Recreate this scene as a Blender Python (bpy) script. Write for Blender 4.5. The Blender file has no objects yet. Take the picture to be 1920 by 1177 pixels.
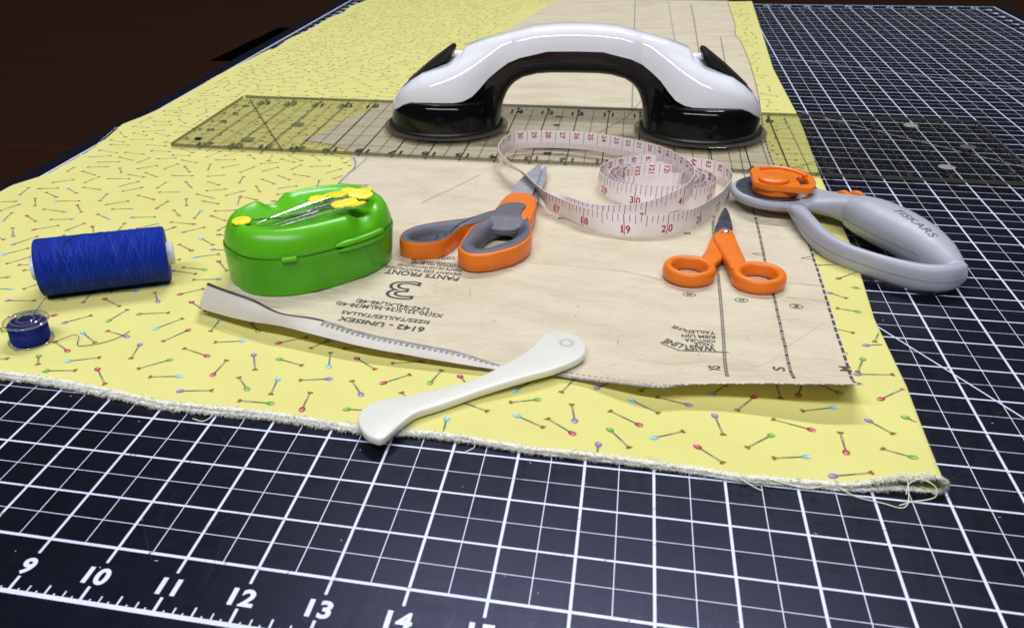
import bpy, bmesh, math, random
from mathutils import Vector, Matrix, noise

# All coordinates below are inches on the cutting mat (x along its printed
# ruler, y away from the viewer, z up from the mat's face); IN turns them
# into metres when meshes and objects are made.
IN = 0.0254
scene = bpy.context.scene
COL = scene.collection

# ------------------------------------------------------------------ camera
cam_data = bpy.data.cameras.new("camera")
cam = bpy.data.objects.new("camera", cam_data)
COL.objects.link(cam)
cam_data.sensor_width = 36.0
cam_data.lens = 36.0 * 1658.29 / 1920.0
cam_data.shift_x = (960.0 - 787.75) / 1920.0
cam_data.shift_y = (750.2 - 588.5) / 1920.0
cam_data.clip_start = 0.01
cam_data.clip_end = 50.0
cam_data.dof.use_dof = True
cam_data.dof.focus_distance = 19.0 * IN
cam_data.dof.aperture_fstop = 28.0
rot = (Matrix.Rotation(0.2288771, 4, 'Z') @ Matrix.Rotation(1.0039291, 4, 'X')
       @ Matrix.Rotation(-0.0257560, 4, 'Z'))
cam.matrix_world = Matrix.Translation(Vector((16.03047, -7.82814, 7.94716)) * IN) @ rot
scene.camera = cam

# ------------------------------------------------------------------- world
world = bpy.data.worlds.new("World")
scene.world = world
world.use_nodes = True
bg = world.node_tree.nodes["Background"]
bg.inputs[0].default_value = (0.75, 0.82, 1.0, 1)
bg.inputs[1].default_value = 0.028

# ------------------------------------------- two ceiling fluorescent tubes
def tube_light(name, loc, target, length, width, power, color):
    ld = bpy.data.lights.new(name, 'AREA')
    ld.shape = 'RECTANGLE'
    ld.size = length * IN
    ld.size_y = width * IN
    ld.energy = power
    ld.color = color
    o = bpy.data.objects.new(name, ld)
    o.location = Vector(loc) * IN
    d = Vector(target) - Vector(loc)
    o.rotation_euler = d.to_track_quat('-Z', 'Y').to_euler()
    COL.objects.link(o)
    return o
tube_light("ceiling_tube_light", (18, 54, 72), (16, 14, 0), 50, 2.6, 33, (0.95, 0.96, 1.0))
tube_light("ceiling_tube_light", (12, -30, 61), (16, 12, 0), 84, 2.6, 34, (0.95, 0.96, 1.0))

scene.view_settings.view_transform = 'Standard'
scene.view_settings.look = 'None'
scene.view_settings.exposure = 0.0
scene.view_settings.gamma = 1.0
scene.view_settings.use_curve_mapping = False
scene.cycles.use_denoising = True
scene.cycles.max_bounces = 10
scene.cycles.transparent_max_bounces = 24
scene.cycles.transmission_bounces = 8
scene.cycles.caustics_reflective = False
scene.cycles.sample_clamp_indirect = 6.0

# --------------------------------------------------- measured plan outlines
FAB_LEFT = [[-0.129,12.287],[0.169,12.943],[0.334,13.329],[0.311,14.169],[0.335,15.27],[0.248,16.493],[-0.103,18.456],[0.077,19.383],[0.219,21.06],[0.269,23.123],[0.175,25.768],[0.308,28.2],[0.458,30.923],[0.663,31.175],[0.504,33.595],[0.7,35.334],[0.725,37.773],[0.804,39.803],[0.99,41.138],[0.836,42.69],[0.882,43.598],[1.186,45.319]]
FAB_FRONT = [[5.687,3.78],[6.333,3.764],[6.988,3.716],[7.876,3.589],[8.966,3.389],[9.924,3.38],[10.846,3.402],[11.777,3.334],[12.678,3.268],[13.521,3.348],[14.375,3.284],[15.205,3.193],[16.002,3.201],[16.783,3.169],[17.542,3.137],[18.278,3.053],[19.005,3.089],[19.718,3.11],[20.309,3.272]]
FAB_RIGHT = [[20.942,3.286],[21.077,6.032],[21.064,8.499],[21.287,11.889],[21.361,16.796],[21.594,22.618],[21.582,29.907],[21.979,39.01],[22.296,46.465]]
PAP_LEFT = [[8.226,6.696],[8.306,7.636],[8.505,10.294],[8.711,12.447],[8.739,14.294],[8.67,15.185],[8.796,15.438],[8.687,16.147],[8.517,16.574],[8.111,17.354],[7.307,17.899],[6.428,18.116],[6.791,18.871],[7.019,20.274],[7.396,21.392],[7.91,23.035],[8.457,27.242],[9.347,31.917],[10.449,37.707],[11.818,45.43]]
PAP_RIGHT = [[20.268,6.3],[20.317,7.99],[20.376,9.951],[20.434,12.497],[20.392,13.565],[20.357,15.443],[20.286,18.095],[20.345,20.753],[20.64,25.545],[20.813,30.629],[20.822,34.919],[20.712,36.37],[20.902,39.46],[20.972,43.117],[21.047,46.04]]
PAP_CORNER = [[20.127,5.051,0.62]]
PAP_BOTTOM = [[14.472,5.291,0.2],[14.984,5.235,0.18],[15.437,5.226,0.17],[15.887,5.133,0.2],[16.323,4.959,0.3],[16.745,4.801,0.37],[17.074,4.745,0.42],[17.49,4.887,0.43],[18.083,4.978,0.46],[18.785,4.989,0.53],[19.322,4.954,0.6],[19.709,4.975,0.63]]
FLAP_CREASE = [[8.346,6.352,0.3],[8.933,6.126,0.32],[9.534,5.907,0.36],[10.261,5.74,0.4],[11.064,5.539,0.38],[11.858,5.375,0.34],[12.638,5.293,0.3],[13.395,5.237,0.26],[14.362,5.208,0.2]]
FLAP_TOP = [[8.534,6.537,0.78],[9.168,6.28,0.74],[9.661,6.121,0.7],[10.242,5.859,0.62],[11.007,5.859,0.55],[11.784,5.67,0.48],[12.673,5.546,0.42],[13.582,5.498,0.34],[14.461,5.324,0.22]]
TAPE_C = [[14.252,13.25,0.63],[14.872,12.653,0.63],[15.535,12.396,0.64],[16.169,12.375,0.66],[16.789,12.528,0.72],[17.403,12.946,0.86],[17.709,13.229,0.98],[17.86,13.742,1.06]]
TAPE_B = [[17.836,14.38,1.06],[17.606,15.218,1.0],[17.113,16.259,0.92],[16.392,17.078,0.84],[15.626,17.622,0.79],[14.84,17.864,0.77],[14.049,17.905,0.76],[13.272,17.726,0.76],[12.922,17.352,0.76],[12.801,16.517,0.76]]
TAPE_AT = [[12.863,15.944,0.74],[13.046,15.441,0.73],[13.362,14.867,0.7],[13.703,14.447,0.66],[14.019,13.841,0.63],[14.321,13.24,0.63],[14.55,12.945,0.63],[15.015,12.484,0.63],[15.422,12.155,0.63],[15.841,11.967,0.63],[16.294,11.861,0.63],[16.786,11.868,0.63],[17.26,12.014,0.63],[17.695,12.332,0.63],[18.035,12.75,0.63],[18.489,13.603,0.63],[18.728,14.294,0.63],[18.89,14.953,0.63],[18.858,15.444,0.63],[18.717,15.88,0.63],[18.39,16.232,0.63],[18.041,16.314,0.63]]
TAPE_AB = [[12.823,16.314,0.26],[13.052,15.918,0.24],[13.314,15.662,0.2],[13.565,15.47,0.16],[14.011,14.456,0.13],[14.348,13.577,0.13],[14.529,13.114,0.13],[15.038,12.63,0.13],[15.423,12.239,0.13],[15.918,11.926,0.13],[16.362,11.785,0.13],[16.858,11.824,0.13],[17.322,12.026,0.13],[17.798,12.447,0.13],[18.125,12.807,0.13],[18.592,13.757,0.13],[18.836,14.479,0.13],[18.973,15.221,0.13]]
SC_FINGER = [[12.906,9.535],[12.898,9.786],[12.915,10.178],[12.974,10.727],[13.078,10.952],[13.226,11.081],[13.31,11.563],[13.381,12.176],[13.428,12.614],[13.542,12.995],[13.775,13.129],[13.999,13.106],[14.178,12.85],[14.267,12.392],[14.257,11.861],[14.231,11.384],[14.278,11.075],[14.355,10.611],[14.338,10.311],[14.251,10.008],[14.091,9.73],[13.879,9.51],[13.666,9.323],[13.442,9.226],[13.23,9.203],[13.043,9.311]]
SC_FINGER_HOLE = [[13.331,9.79],[13.212,9.99],[13.296,10.326],[13.376,10.804],[13.505,10.975],[13.75,11.07],[14.015,11.01],[14.114,10.924],[14.059,10.648],[13.895,10.359],[13.681,10.1],[13.471,9.844]]
SC_THUMB = [[11.504,9.998],[11.505,10.267],[11.571,10.483],[11.771,10.759],[12.111,11.026],[12.468,11.227],[12.829,11.43],[13.127,11.721],[13.348,12.034],[13.605,12.113],[13.628,11.741],[13.396,11.339],[13.238,11.171],[13.027,11.031],[12.801,10.834],[12.701,10.597],[12.638,10.316],[12.502,9.964],[12.24,9.772],[12.007,9.689],[11.83,9.692],[11.63,9.789]]
SC_THUMB_HOLE = [[11.68,10.326],[11.748,10.607],[11.931,10.984],[12.205,11.206],[12.561,11.299],[12.496,10.936],[12.363,10.538],[12.12,10.331],[11.88,10.245]]
SC_BLADE_A = [[13.486,13.466],[13.532,14.162],[13.676,14.908],[13.8,15.69],[14.002,15.812],[14.071,15.411],[14.086,14.455],[14.064,13.399]]
SC_BLADE_B = [[14.099,13.342],[14.07,14.633],[14.055,15.596],[14.118,15.974],[14.198,15.303],[14.166,14.229],[14.154,13.197]]
SC_GREY_SHANK = [[13.386,11.948],[13.454,12.226],[13.624,12.369],[13.861,12.421],[14.03,12.355],[14.091,12.172],[14.055,11.903],[14.046,11.643],[14.109,11.436]]
SM_SHANK_R = [[18.252,11.442],[18.322,11.667],[18.486,11.802],[18.604,11.832],[18.708,11.676],[18.744,11.156],[18.793,10.613],[18.826,10.14],[18.68,9.883],[18.51,9.74],[18.463,10.079],[18.385,10.546],[18.304,11.033]]
SM_SHANK_L = [[18.276,11.704],[18.392,11.403],[18.429,10.796],[18.397,10.447],[18.323,10.29],[18.178,9.983],[18.04,10.101],[17.96,10.35],[18.098,10.892]]
SM_BLADE = [[18.332,11.954],[18.41,12.443],[18.514,12.984],[18.619,13.394],[18.666,13.42],[18.714,13.076],[18.727,12.551],[18.71,11.977]]
FOLDER = [[12.456,3.19],[12.43,3.346],[12.445,3.472],[12.567,3.702],[12.802,3.873],[13.112,4.037],[13.52,4.307],[13.932,4.606],[14.236,4.913],[14.437,5.16],[14.682,5.494],[14.904,5.882],[15.012,6.264],[15.098,6.412],[15.288,6.526],[15.54,6.49],[15.754,6.239],[15.813,5.944],[15.795,5.767],[15.701,5.569],[15.528,5.357],[15.268,5.108],[14.944,4.871],[14.583,4.612],[14.209,4.337],[13.91,4.075],[13.619,3.811],[13.333,3.561],[13.219,3.371],[13.135,3.158],[13.058,2.932],[13.006,2.791],[12.95,2.713],[12.849,2.724],[12.726,2.776],[12.602,2.905],[12.524,3.026]]
GUARD = [[19.248,14.675],[19.493,14.881],[19.822,14.93],[20.176,14.891],[20.495,14.623],[20.614,14.236],[20.627,13.845],[20.569,13.564],[20.425,13.38],[20.161,13.404],[19.862,13.445],[19.625,13.446],[19.46,13.503],[19.316,13.608],[19.217,13.743],[19.223,14.199]]
GUARD_HOLE = [[20.24,14.151],[20.374,14.246],[20.454,14.07],[20.454,13.764],[20.416,13.676],[20.195,13.67]]
GUARD_SLOT = [[19.479,14.56],[19.707,14.696],[19.972,14.675],[20.204,14.55],[20.111,14.507],[19.888,14.562],[19.65,14.497],[19.476,14.442]]
BAR = [[20.113,13.147],[20.228,12.757],[20.307,12.144],[20.466,11.432],[20.779,10.857],[21.287,10.414],[21.784,10.056],[22.201,9.852],[22.552,9.882],[22.922,10.247]]
PIN_HEADS = [[9.926,9.31,1.55],[10.129,9.625,1.55],[10.472,9.786,1.55],[10.783,9.892,1.55],[10.759,9.439,1.55],[10.911,9.428,1.55],[10.899,8.903,1.55],[10.711,9.007,1.55],[10.339,9.515,1.55],[10.54,8.926,1.55]]
PIN_TIPS = [[9.127,7.986,1.45],[9.157,8.098,1.45],[9.192,8.135,1.45],[9.524,7.988,1.45],[9.5,8.153,1.45],[9.467,8.211,1.45],[9.644,7.822,1.45],[9.066,7.741,1.45],[9.111,7.965,1.45],[9.669,8.086,1.45]]
PIN_LONE = [[8.732,8.009,1.47],[9.325,8.183,1.5]]
PRINT = [["r",1.59,10.87,2.08,10.52],["p",2.92,10.82,2.38,10.69],["c",3.86,10.94,3.37,11.22],["p",4.34,11.15,4.93,11.27],["r",6.28,11.59,6.77,11.34],["p",2.1,9.54,1.75,10.04],["r",2.33,9.99,2.81,10.36],["g",3.18,10.09,3.38,10.6],["r",3.67,10.45,3.99,9.98],["g",4.46,10.2,4.37,10.76],["c",5.21,10.89,4.84,10.49],["r",5.72,10.75,5.43,10.23],["p",6.05,10.44,6.45,10.83],["g",6.85,10.68,6.97,11.18],["c",6.65,10.16,7.11,9.82],["r",6.77,9.42,6.3,9.73],["c",6.96,9.07,7.46,9.34],["r",7.6,8.98,7.99,8.53],["g",7.52,8.49,6.96,8.53],["p",8.02,8.1,7.46,7.96],["r",7.47,7.23,7.87,7.58],["r",7.87,6.96,8.35,6.61],["c",2.52,8.5,2.89,8.95],["p",3.27,8.54,2.91,8.07],["g",3.39,7.45,2.86,7.16],["c",3.84,6.9,3.46,6.83],["p",4.06,6.37,4.64,6.47],["c",4.94,6.11,4.56,5.7],["r",5.44,5.96,5.18,5.68],["g",5.22,6.62,4.77,7.02],["r",5.6,7.09,5.68,6.56],["p",6.52,7.27,5.99,7.11],["r",6.01,6.81,6.52,6.53],["p",7.21,6.83,6.93,7.25],["g",7.05,6.27,7.65,6.42],["g",6.61,5.88,6.75,6.42],["p",5.78,5.66,6.16,6.06],["c",7.68,5.74,8.03,6.24],["c",6.35,5.38,6.82,5.04],["p",7.32,5.36,6.8,5.52],["r",8.36,5.83,8.06,5.31],["g",4.86,5.12,4.47,5.31],["c",8.78,6.34,8.79,5.83],["r",6.5,4.64,6.05,4.93],["p",7.69,5.14,7.79,4.59],["c",9.56,5.59,9.04,5.45],["r",9.14,4.93,8.57,5.13],["g",6.05,4.4,6.23,4.09],["c",6.69,4.29,7.21,4.53],["r",7.36,4.16,7.76,3.71],["g",8.53,4.7,8.09,4.28],["p",9.93,5.15,10.17,4.61],["c",8.96,4.17,8.43,4.05],["r",9.5,4.29,9.53,4.86],["p",5.52,4.5,5.66,5.08],["g",10.29,3.95,9.98,4.32],["p",9.14,3.7,9.71,3.82],["g",9.7,5.99,9.44,6.29],["r",10.21,5.61,10.68,5.94],["p",11.12,5.91,10.88,5.54],["g",10.43,5.06,10.94,4.91],["c",11.42,4.93,11.29,5.46],["r",11.8,5.35,12.25,5.01],["p",13.01,5.44,12.48,5.28],["c",10.67,4.41,10.73,3.88],["p",11.57,4.56,11.06,4.42],["r",12.48,4.57,12.89,4.95],["g",13.28,4.71,13.4,5.2],["r",13.73,5.07,13.96,4.74],["p",12.24,4.14,11.95,4.57],["c",13.15,4.07,12.87,4.35],["g",12.09,3.68,12.68,3.74],["c",13.77,3.73,13.79,3.13],["c",14.84,4.0,15.31,3.73],["g",15.16,4.55,14.7,4.37],["r",15.72,5.4,15.49,4.83],["p",15.78,3.98,15.69,4.5],["p",16.05,5.06,16.46,5.5],["c",16.62,4.81,17.07,4.48],["p",17.57,4.81,17.04,4.97],["c",17.92,5.21,18.17,5.56],["r",18.61,5.28,18.29,4.79],["r",16.79,4.07,16.3,4.41],["g",16.31,3.88,16.63,3.42],["c",16.97,3.75,17.44,4.03],["p",17.93,4.6,18.03,4.04],["g",18.76,4.18,18.35,3.75],["r",17.61,3.66,17.98,3.29],["p",16.17,3.45,16.15,2.85],["r",18.97,6.16,19.01,5.28],["g",19.97,5.6,19.66,5.86],["c",19.82,5.15,19.29,4.95],["r",19.38,4.41,18.81,4.63],["p",20.23,4.84,20.53,4.46],["g",20.78,4.98,21.2,4.55],["r",19.76,3.84,19.77,4.42],["c",19.21,3.67,18.7,3.54],["g",20.67,3.8,20.28,4.04],["p",19.45,3.23,20.02,3.38],["r",20.54,5.48,20.98,5.87],["p",20.32,6.28,20.92,6.33],["r",20.68,10.23,21.13,10.62],["g",20.92,9.85,21.44,9.55],["p",20.4,9.54,20.7,9.31],["g",20.83,8.71,20.44,8.83],["r",20.27,11.42,20.77,11.74],["p",20.37,10.9,20.83,10.97],["r",21.05,8.0,20.86,7.51],["g",20.55,6.86,20.37,6.36],["p",20.66,7.36,21.25,7.47],["c",0.71,14.65,0.72,14.23],["p",1.69,14.8,1.1,14.68],["r",1.14,14.32,1.68,14.06],["p",2.36,14.34,2.08,14.75],["r",2.63,14.74,3.07,15.11],["g",3.42,14.84,3.61,15.35],["r",3.89,15.18,4.27,14.7],["g",4.71,14.96,4.57,15.47],["p",0.83,13.29,1.29,13.61],["g",1.73,13.41,1.89,13.94],["g",2.21,13.81,2.84,13.91],["g",3.54,14.16,3.03,14.47],["p",3.91,14.34,4.5,14.41],["c",2.86,13.27,3.21,13.73],["r",3.56,13.3,3.16,12.91],["c",4.0,13.83,3.97,13.3],["p",4.88,13.5,4.52,13.91],["c",5.1,14.04,5.54,13.81],["p",0.49,12.24,0.41,12.8],["r",1.61,12.23,1.1,12.54],["c",1.49,12.94,1.98,12.59],["p",2.48,12.95,1.92,13.05],["p",2.84,12.67,2.93,12.12],["c",1.75,11.94,2.38,12.06],["g",1.06,12.09,1.4,11.55],["p",0.92,11.61,0.71,11.06],["g",3.23,11.88,3.7,12.22],["r",4.33,12.43,3.73,12.67],["c",4.74,13.11,4.18,13.0],["p",5.12,12.66,5.36,12.15],["g",5.62,12.56,6.12,12.42],["g",2.44,11.25,1.77,11.35],["r",2.48,11.77,2.88,11.29],["c",4.11,11.72,3.57,11.59],["r",4.68,11.81,4.74,12.38],["c",1.23,10.4,1.1,10.99],["c",5.89,11.89,5.94,11.35],["g",5.5,11.44,5.18,11.8],["c",6.07,16.53,6.13,16.04],["g",5.67,16.13,5.37,16.45],["p",4.55,15.89,5.12,15.97],["r",5.93,15.43,5.7,14.9],["c",5.41,15.58,5.04,15.22],["g",7.06,15.35,7.21,15.82],["r",6.94,16.0,6.46,16.23],["p",7.62,16.26,7.24,16.72],["p",6.3,15.1,6.63,15.51],["g",7.5,15.71,8.06,15.86],["c",8.13,15.19,8.45,15.63],["g",8.49,14.74,8.76,15.2],["p",7.78,14.84,7.27,14.98],["c",6.85,14.83,7.32,14.51],["p",6.03,14.04,5.95,14.56],["r",7.03,14.12,6.54,14.44],["g",6.57,13.9,6.85,13.47],["c",7.23,13.78,7.68,14.05],["p",8.15,14.57,8.25,14.09],["p",6.41,13.47,6.06,13.05],["g",5.38,14.63,4.93,14.44],["r",7.85,13.71,7.39,13.32],["r",7.02,12.84,6.46,13.05],["c",6.63,12.45,6.5,12.95],["p",6.78,12.07,6.24,11.91]]
PAP_TEXT = [["PANTS FRONT",13.031,8.886,11.413,9.023,0.2],["DEVANT DES PANTALONS",13.033,9.115,11.351,9.242,0.12],["FRENTE DE LOS PANTALONES",13.032,9.322,11.6,9.391,0.12],["VOORPAND VAN BROEK",13.016,9.477,11.842,9.549,0.11],["VORDERES HOSENTEIL",12.901,9.608,11.82,9.645,0.11],["1. CORTE 2",12.839,9.952,12.382,9.904,0.13],["L(42-44),XL(46-48)",12.709,7.365,11.184,7.544,0.15],["XS(30-32),S(34-36),M(38-40)",13.034,7.182,10.819,7.366,0.15],["SIZES/TAILLES/TALLAS",12.84,6.852,11.045,6.995,0.15],["6142 - UNISEX",12.795,6.529,11.075,6.691,0.2],["WAIST",18.068,6.76,17.513,6.694,0.19],["LINE",17.484,6.722,17.172,6.912,0.19],["TAILLE",18.053,6.908,17.717,6.862,0.1],["CINTURA",18.082,7.047,17.543,6.978,0.12],["RIEM LIJN",18.095,7.218,17.496,7.139,0.12],["TAILLEN",18.096,7.383,17.564,7.345,0.12],["LINIE",17.549,7.377,17.338,7.495,0.11],["UE",14.941,12.688,14.767,12.707,0.12],["FR",17.837,12.237,17.673,12.211,0.1]]
BIG3 = [11.993,8.153]
WLINE = [[[18.294,6.684],[17.434,6.557]],[[17.434,6.557],[17.112,6.808]]]
LINE_XS = [[18.166,5.543],[18.213,6.593],[18.271,8.191],[18.306,9.808],[18.333,10.717],[18.365,12.724],[18.42,13.251]]
LINE_S = [[19.249,5.757],[19.277,7.041],[19.31,8.521],[19.316,9.106],[19.31,9.892],[19.335,10.979],[19.364,12.388],[19.382,13.581]]
NOTCH = [[[19.342,11.335],[19.096,11.226],[19.339,11.16]],[[20.348,11.318],[20.099,11.191],[20.348,11.147]]]
CIRC = [[17.692,8.931],[18.683,8.838],[19.689,8.755]]
LETT = [[18.091,5.967],[19.138,6.185],[20.235,6.383]]
CREASES = [[[14.376,9.916],[15.052,9.907],[16.159,9.845],[17.18,9.531]],[[19.616,9.748],[20.32,9.767]],[[19.539,9.104],[20.273,9.034]],[[17.804,5.523],[18.644,6.144],[19.059,6.543],[19.284,6.977],[20.106,8.144]],[[17.725,8.712],[17.587,7.56],[17.468,6.719],[17.325,5.698]],[[12.305,16.276],[13.493,16.085],[14.784,16.039]],[[10.622,7.055],[11.362,8.109],[12.671,8.909]]]
BARS = [[8.847,14.24],[9.004,14.252],[9.181,14.232],[9.341,14.233],[9.518,14.243]]
EDGELINE = [[8.756,14.039],[8.772,14.695],[8.806,15.353],[8.82,15.709],[8.753,16.095],[8.543,16.642]]
EDGELINE2 = [[8.816,15.355],[8.885,15.817],[8.924,16.288],[8.92,16.697]]

# ================================================================= helpers
def srgb(r, g, b):
    f = lambda c: (c / 12.92 if c <= 0.04045 else ((c + 0.055) / 1.055) ** 2.4)
    return (f(r / 255.0), f(g / 255.0), f(b / 255.0), 1.0)

def V(*a):
    return Vector(a)

def smooth01(t):
    t = max(0.0, min(1.0, t))
    return t * t * (3 - 2 * t)

def interp(pts, x):
    """piecewise linear y(x) through sorted (x, y) pairs"""
    if x <= pts[0][0]:
        return pts[0][1]
    for (x0, y0), (x1, y1) in zip(pts, pts[1:]):
        if x <= x1:
            return y0 + (y1 - y0) * (x - x0) / max(1e-9, x1 - x0)
    return pts[-1][1]

def catmull(pts, n, closed=False):
    """n points, evenly spaced by length, on a smooth curve through pts"""
    P = [Vector(p) for p in pts]
    m = len(P)
    dense = []
    segs = m if closed else m - 1
    for i in range(segs):
        if closed:
            a, b, c, d = P[(i - 1) % m], P[i], P[(i + 1) % m], P[(i + 2) % m]
        else:
            b, c = P[i], P[i + 1]
            a = P[i - 1] if i > 0 else b + (b - c)
            d = P[i + 2] if i + 2 < m else c + (c - b)
        for k in range(16):
            t = k / 16.0
            dense.append(0.5 * ((2 * b) + (c - a) * t + (2 * a - 5 * b + 4 * c - d) * t * t
                                + (3 * b - a - 3 * c + d) * t ** 3))
    dense.append(P[0].copy() if closed else P[-1].copy())
    L = [0.0]
    for a, b in zip(dense, dense[1:]):
        L.append(L[-1] + (b - a).length)
    out = []
    j = 0
    cnt = n if closed else n - 1
    for i in range(n):
        s = L[-1] * i / cnt
        while j < len(L) - 2 and L[j + 1] < s:
            j += 1
        t = (s - L[j]) / max(1e-9, L[j + 1] - L[j])
        out.append(dense[j].lerp(dense[j + 1], min(1, max(0, t))))
    return out

class MB:
    """collects vertices and faces (in inches) for ONE mesh object"""
    def __init__(self):
        self.v, self.f, self.mi, self.col = [], [], [], []
    def add(self, verts, faces, mi=0, col=None):
        o = len(self.v)
        self.v += [tuple(p) for p in verts]
        for f in faces:
            self.f.append([i + o for i in f])
            self.mi.append(mi)
            self.col.append(col)
        return o
    def grid(self, rows, closed_u=False, closed_v=False, mi=0, col=None, cap=False):
        """rows: list of equally long point lists"""
        n, m = len(rows), len(rows[0])
        verts = [p for r in rows for p in r]
        faces = []
        for i in range(n if closed_v else n - 1):
            for j in range(m if closed_u else m - 1):
                a, b = i * m + j, i * m + (j + 1) % m
                c, d = ((i + 1) % n) * m + (j + 1) % m, ((i + 1) % n) * m + j
                faces.append((a, b, c, d))
        if cap:
            faces.append(tuple(range(m))[::-1])
            faces.append(tuple((n - 1) * m + j for j in range(m)))
        return self.add(verts, faces, mi, col)
    def box(self, x0, x1, y0, y1, z0, z1, mi=0, col=None):
        v = [(x, y, z) for z in (z0, z1) for y in (y0, y1) for x in (x0, x1)]
        self.add(v, [(0, 2, 3, 1), (4, 5, 7, 6), (0, 1, 5, 4), (1, 3, 7, 5), (3, 2, 6, 7), (2, 0, 4, 6)], mi, col)
    def quad(self, a, b, c, d, mi=0, col=None):
        self.add([a, b, c, d], [(0, 1, 2, 3)], mi, col)
    def tube(self, path, r, n=8, mi=0, closed=False, col=None):
        """round tube; r is a number or a list"""
        P = [Vector(p) for p in path]
        m = len(P)
        rows = []
        nrm = None
        for i, p in enumerate(P):
            t = (P[(i + 1) % m] - P[i - 1]) if closed else (P[min(i + 1, m - 1)] - P[max(i - 1, 0)])
            if t.length < 1e-9:
                t = Vector((1, 0, 0))
            t.normalize()
            if nrm is None:
                nrm = t.cross(Vector((0, 0, 1)))
                if nrm.length < 1e-4:
                    nrm = t.cross(Vector((1, 0, 0)))
            nrm = (nrm - t * nrm.dot(t)).normalized()
            bi = t.cross(nrm)
            rr = r[i] if isinstance(r, (list, tuple)) else r
            rows.append([p + rr * (math.cos(2 * math.pi * k / n) * nrm + math.sin(2 * math.pi * k / n) * bi) for k in range(n)])
        self.grid(rows, closed_u=True, closed_v=closed, mi=mi, col=col, cap=not closed)
    def lathe(self, prof, n=48, centre=(0, 0, 0), mi=0, col=None, axis='Z'):
        """prof: (radius, height) list, spun about a vertical axis"""
        rows = []
        for r, h in prof:
            rows.append([(centre[0] + r * math.cos(2 * math.pi * k / n), centre[1] + r * math.sin(2 * math.pi * k / n), centre[2] + h) for k in range(n)])
        self.grid(rows, closed_u=True, mi=mi, col=col, cap=True)
    def slab(self, pts, z0, z1, r=0.03, mi=0, col=None, zf=None):
        """closed outline given thickness with rounded edges; zf(x, y) may lift it"""
        P = [Vector((p[0], p[1])) for p in pts]
        n = len(P)
        area = sum(P[i].x * P[(i + 1) % n].y - P[(i + 1) % n].x * P[i].y for i in range(n))
        if area < 0:
            P.reverse()
        N = []
        for i in range(n):
            e = P[(i + 1) % n] - P[i - 1]
            N.append(Vector((-e.y, e.x)).normalized())       # inward for ccw
        r = min(r, (z1 - z0) * 0.5)
        rings = []
        for a in (0, 30, 60, 90):
            s = math.radians(a)
            rings.append((r * (1 - math.sin(s)), z0 + r * (1 - math.cos(s))))
        for a in (90, 60, 30, 0):
            s = math.radians(a)
            rings.append((r * (1 - math.sin(s)), z1 - r * (1 - math.cos(s))))
        rows = []
        for ins, z in rings:
            rows.append([(P[i].x + N[i].x * ins, P[i].y + N[i].y * ins, z + (zf(P[i].x, P[i].y) if zf else 0)) for i in range(n)])
        self.grid(rows, closed_u=True, mi=mi, col=col, cap=True)
    def pad(self, pts, z0, z1, r=0.03, mi=0, col=None, zf=None, nr=26, nc=16):
        """solid between z0 and z1 over an outline that each x-line crosses once"""
        ys = [p[1] for p in pts]
        y0, y1 = min(ys), max(ys)
        n = len(pts)
        def span(y):
            xs = []
            for i in range(n):
                (ax, ay), (bx_, by_) = pts[i], pts[(i + 1) % n]
                if (ay - y) * (by_ - y) <= 0 and abs(ay - by_) > 1e-9:
                    xs.append(ax + (bx_ - ax) * (y - ay) / (by_ - ay))
            return min(xs), max(xs)
        rows_t, rows_b = [], []
        for i in range(nr + 1):
            f = 0.5 - 0.5 * math.cos(math.pi * (0.01 + 0.98 * i / nr))
            y = y0 + (y1 - y0) * f
            xa, xb = span(y)
            rt, rb = [], []
            for j in range(nc + 1):
                g_ = 0.5 - 0.5 * math.cos(math.pi * j / nc)
                x = xa + (xb - xa) * g_
                ed = min(x - xa, xb - x, (y - y0) * 0.8, (y1 - y) * 0.8)
                q = max(0.0, 1 - ed / r) if r > 0 else 0
                dz = r * (1 - math.sqrt(max(0.0, 1 - q * q)))
                z = zf(x, y) if zf else 0.0
                rt.append((x, y, z1 - dz + z)); rb.append((x, y, z0 + z))
            rows_t.append(rt); rows_b.append(rb)
        a = self.grid(rows_t, mi=mi, col=col); b = self.grid(rows_b, mi=mi, col=col)
        m = nc + 1
        ring = [(0, j) for j in range(m)] + [(i, nc) for i in range(1, nr + 1)] + [(nr, j) for j in range(nc - 1, -1, -1)] + [(i, 0) for i in range(nr - 1, 0, -1)]
        for (i0, j0), (i1, j1) in zip(ring, ring[1:] + ring[:1]):
            self.f.append([a + i0 * m + j0, a + i1 * m + j1, b + i1 * m + j1, b + i0 * m + j0]); self.mi.append(mi); self.col.append(col)
    def annulus(self, outer, hole, section, n=72, mi=0, col=None):
        """solid between two closed outlines; section: closed list of (t, z),
        t = 0 on the outer outline, 1 on the hole"""
        A = catmull([(p[0], p[1], 0) for p in outer], n, True)
        B = catmull([(p[0], p[1], 0) for p in hole], n * 3, True)
        ar = lambda Q: sum(Q[i].x * Q[(i + 1) % len(Q)].y - Q[(i + 1) % len(Q)].x * Q[i].y for i in range(len(Q)))
        if ar(A) < 0: A.reverse()
        if ar(B) < 0: B.reverse()
        c = sum(B, Vector((0, 0, 0))) / len(B)
        ang = [math.atan2(q.y - c.y, q.x - c.x) for q in B]
        C = []
        for a in A:
            t = math.atan2(a.y - c.y, a.x - c.x)
            k = min(range(len(B)), key=lambda i: abs((ang[i] - t + math.pi) % (2 * math.pi) - math.pi))
            C.append(B[k])
        rows = []
        for t, z in section:
            rows.append([(a.x + (b.x - a.x) * t, a.y + (b.y - a.y) * t, z) for a, b in zip(A, C)])
        self.grid(rows, closed_u=True, closed_v=True, mi=mi, col=col)
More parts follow.
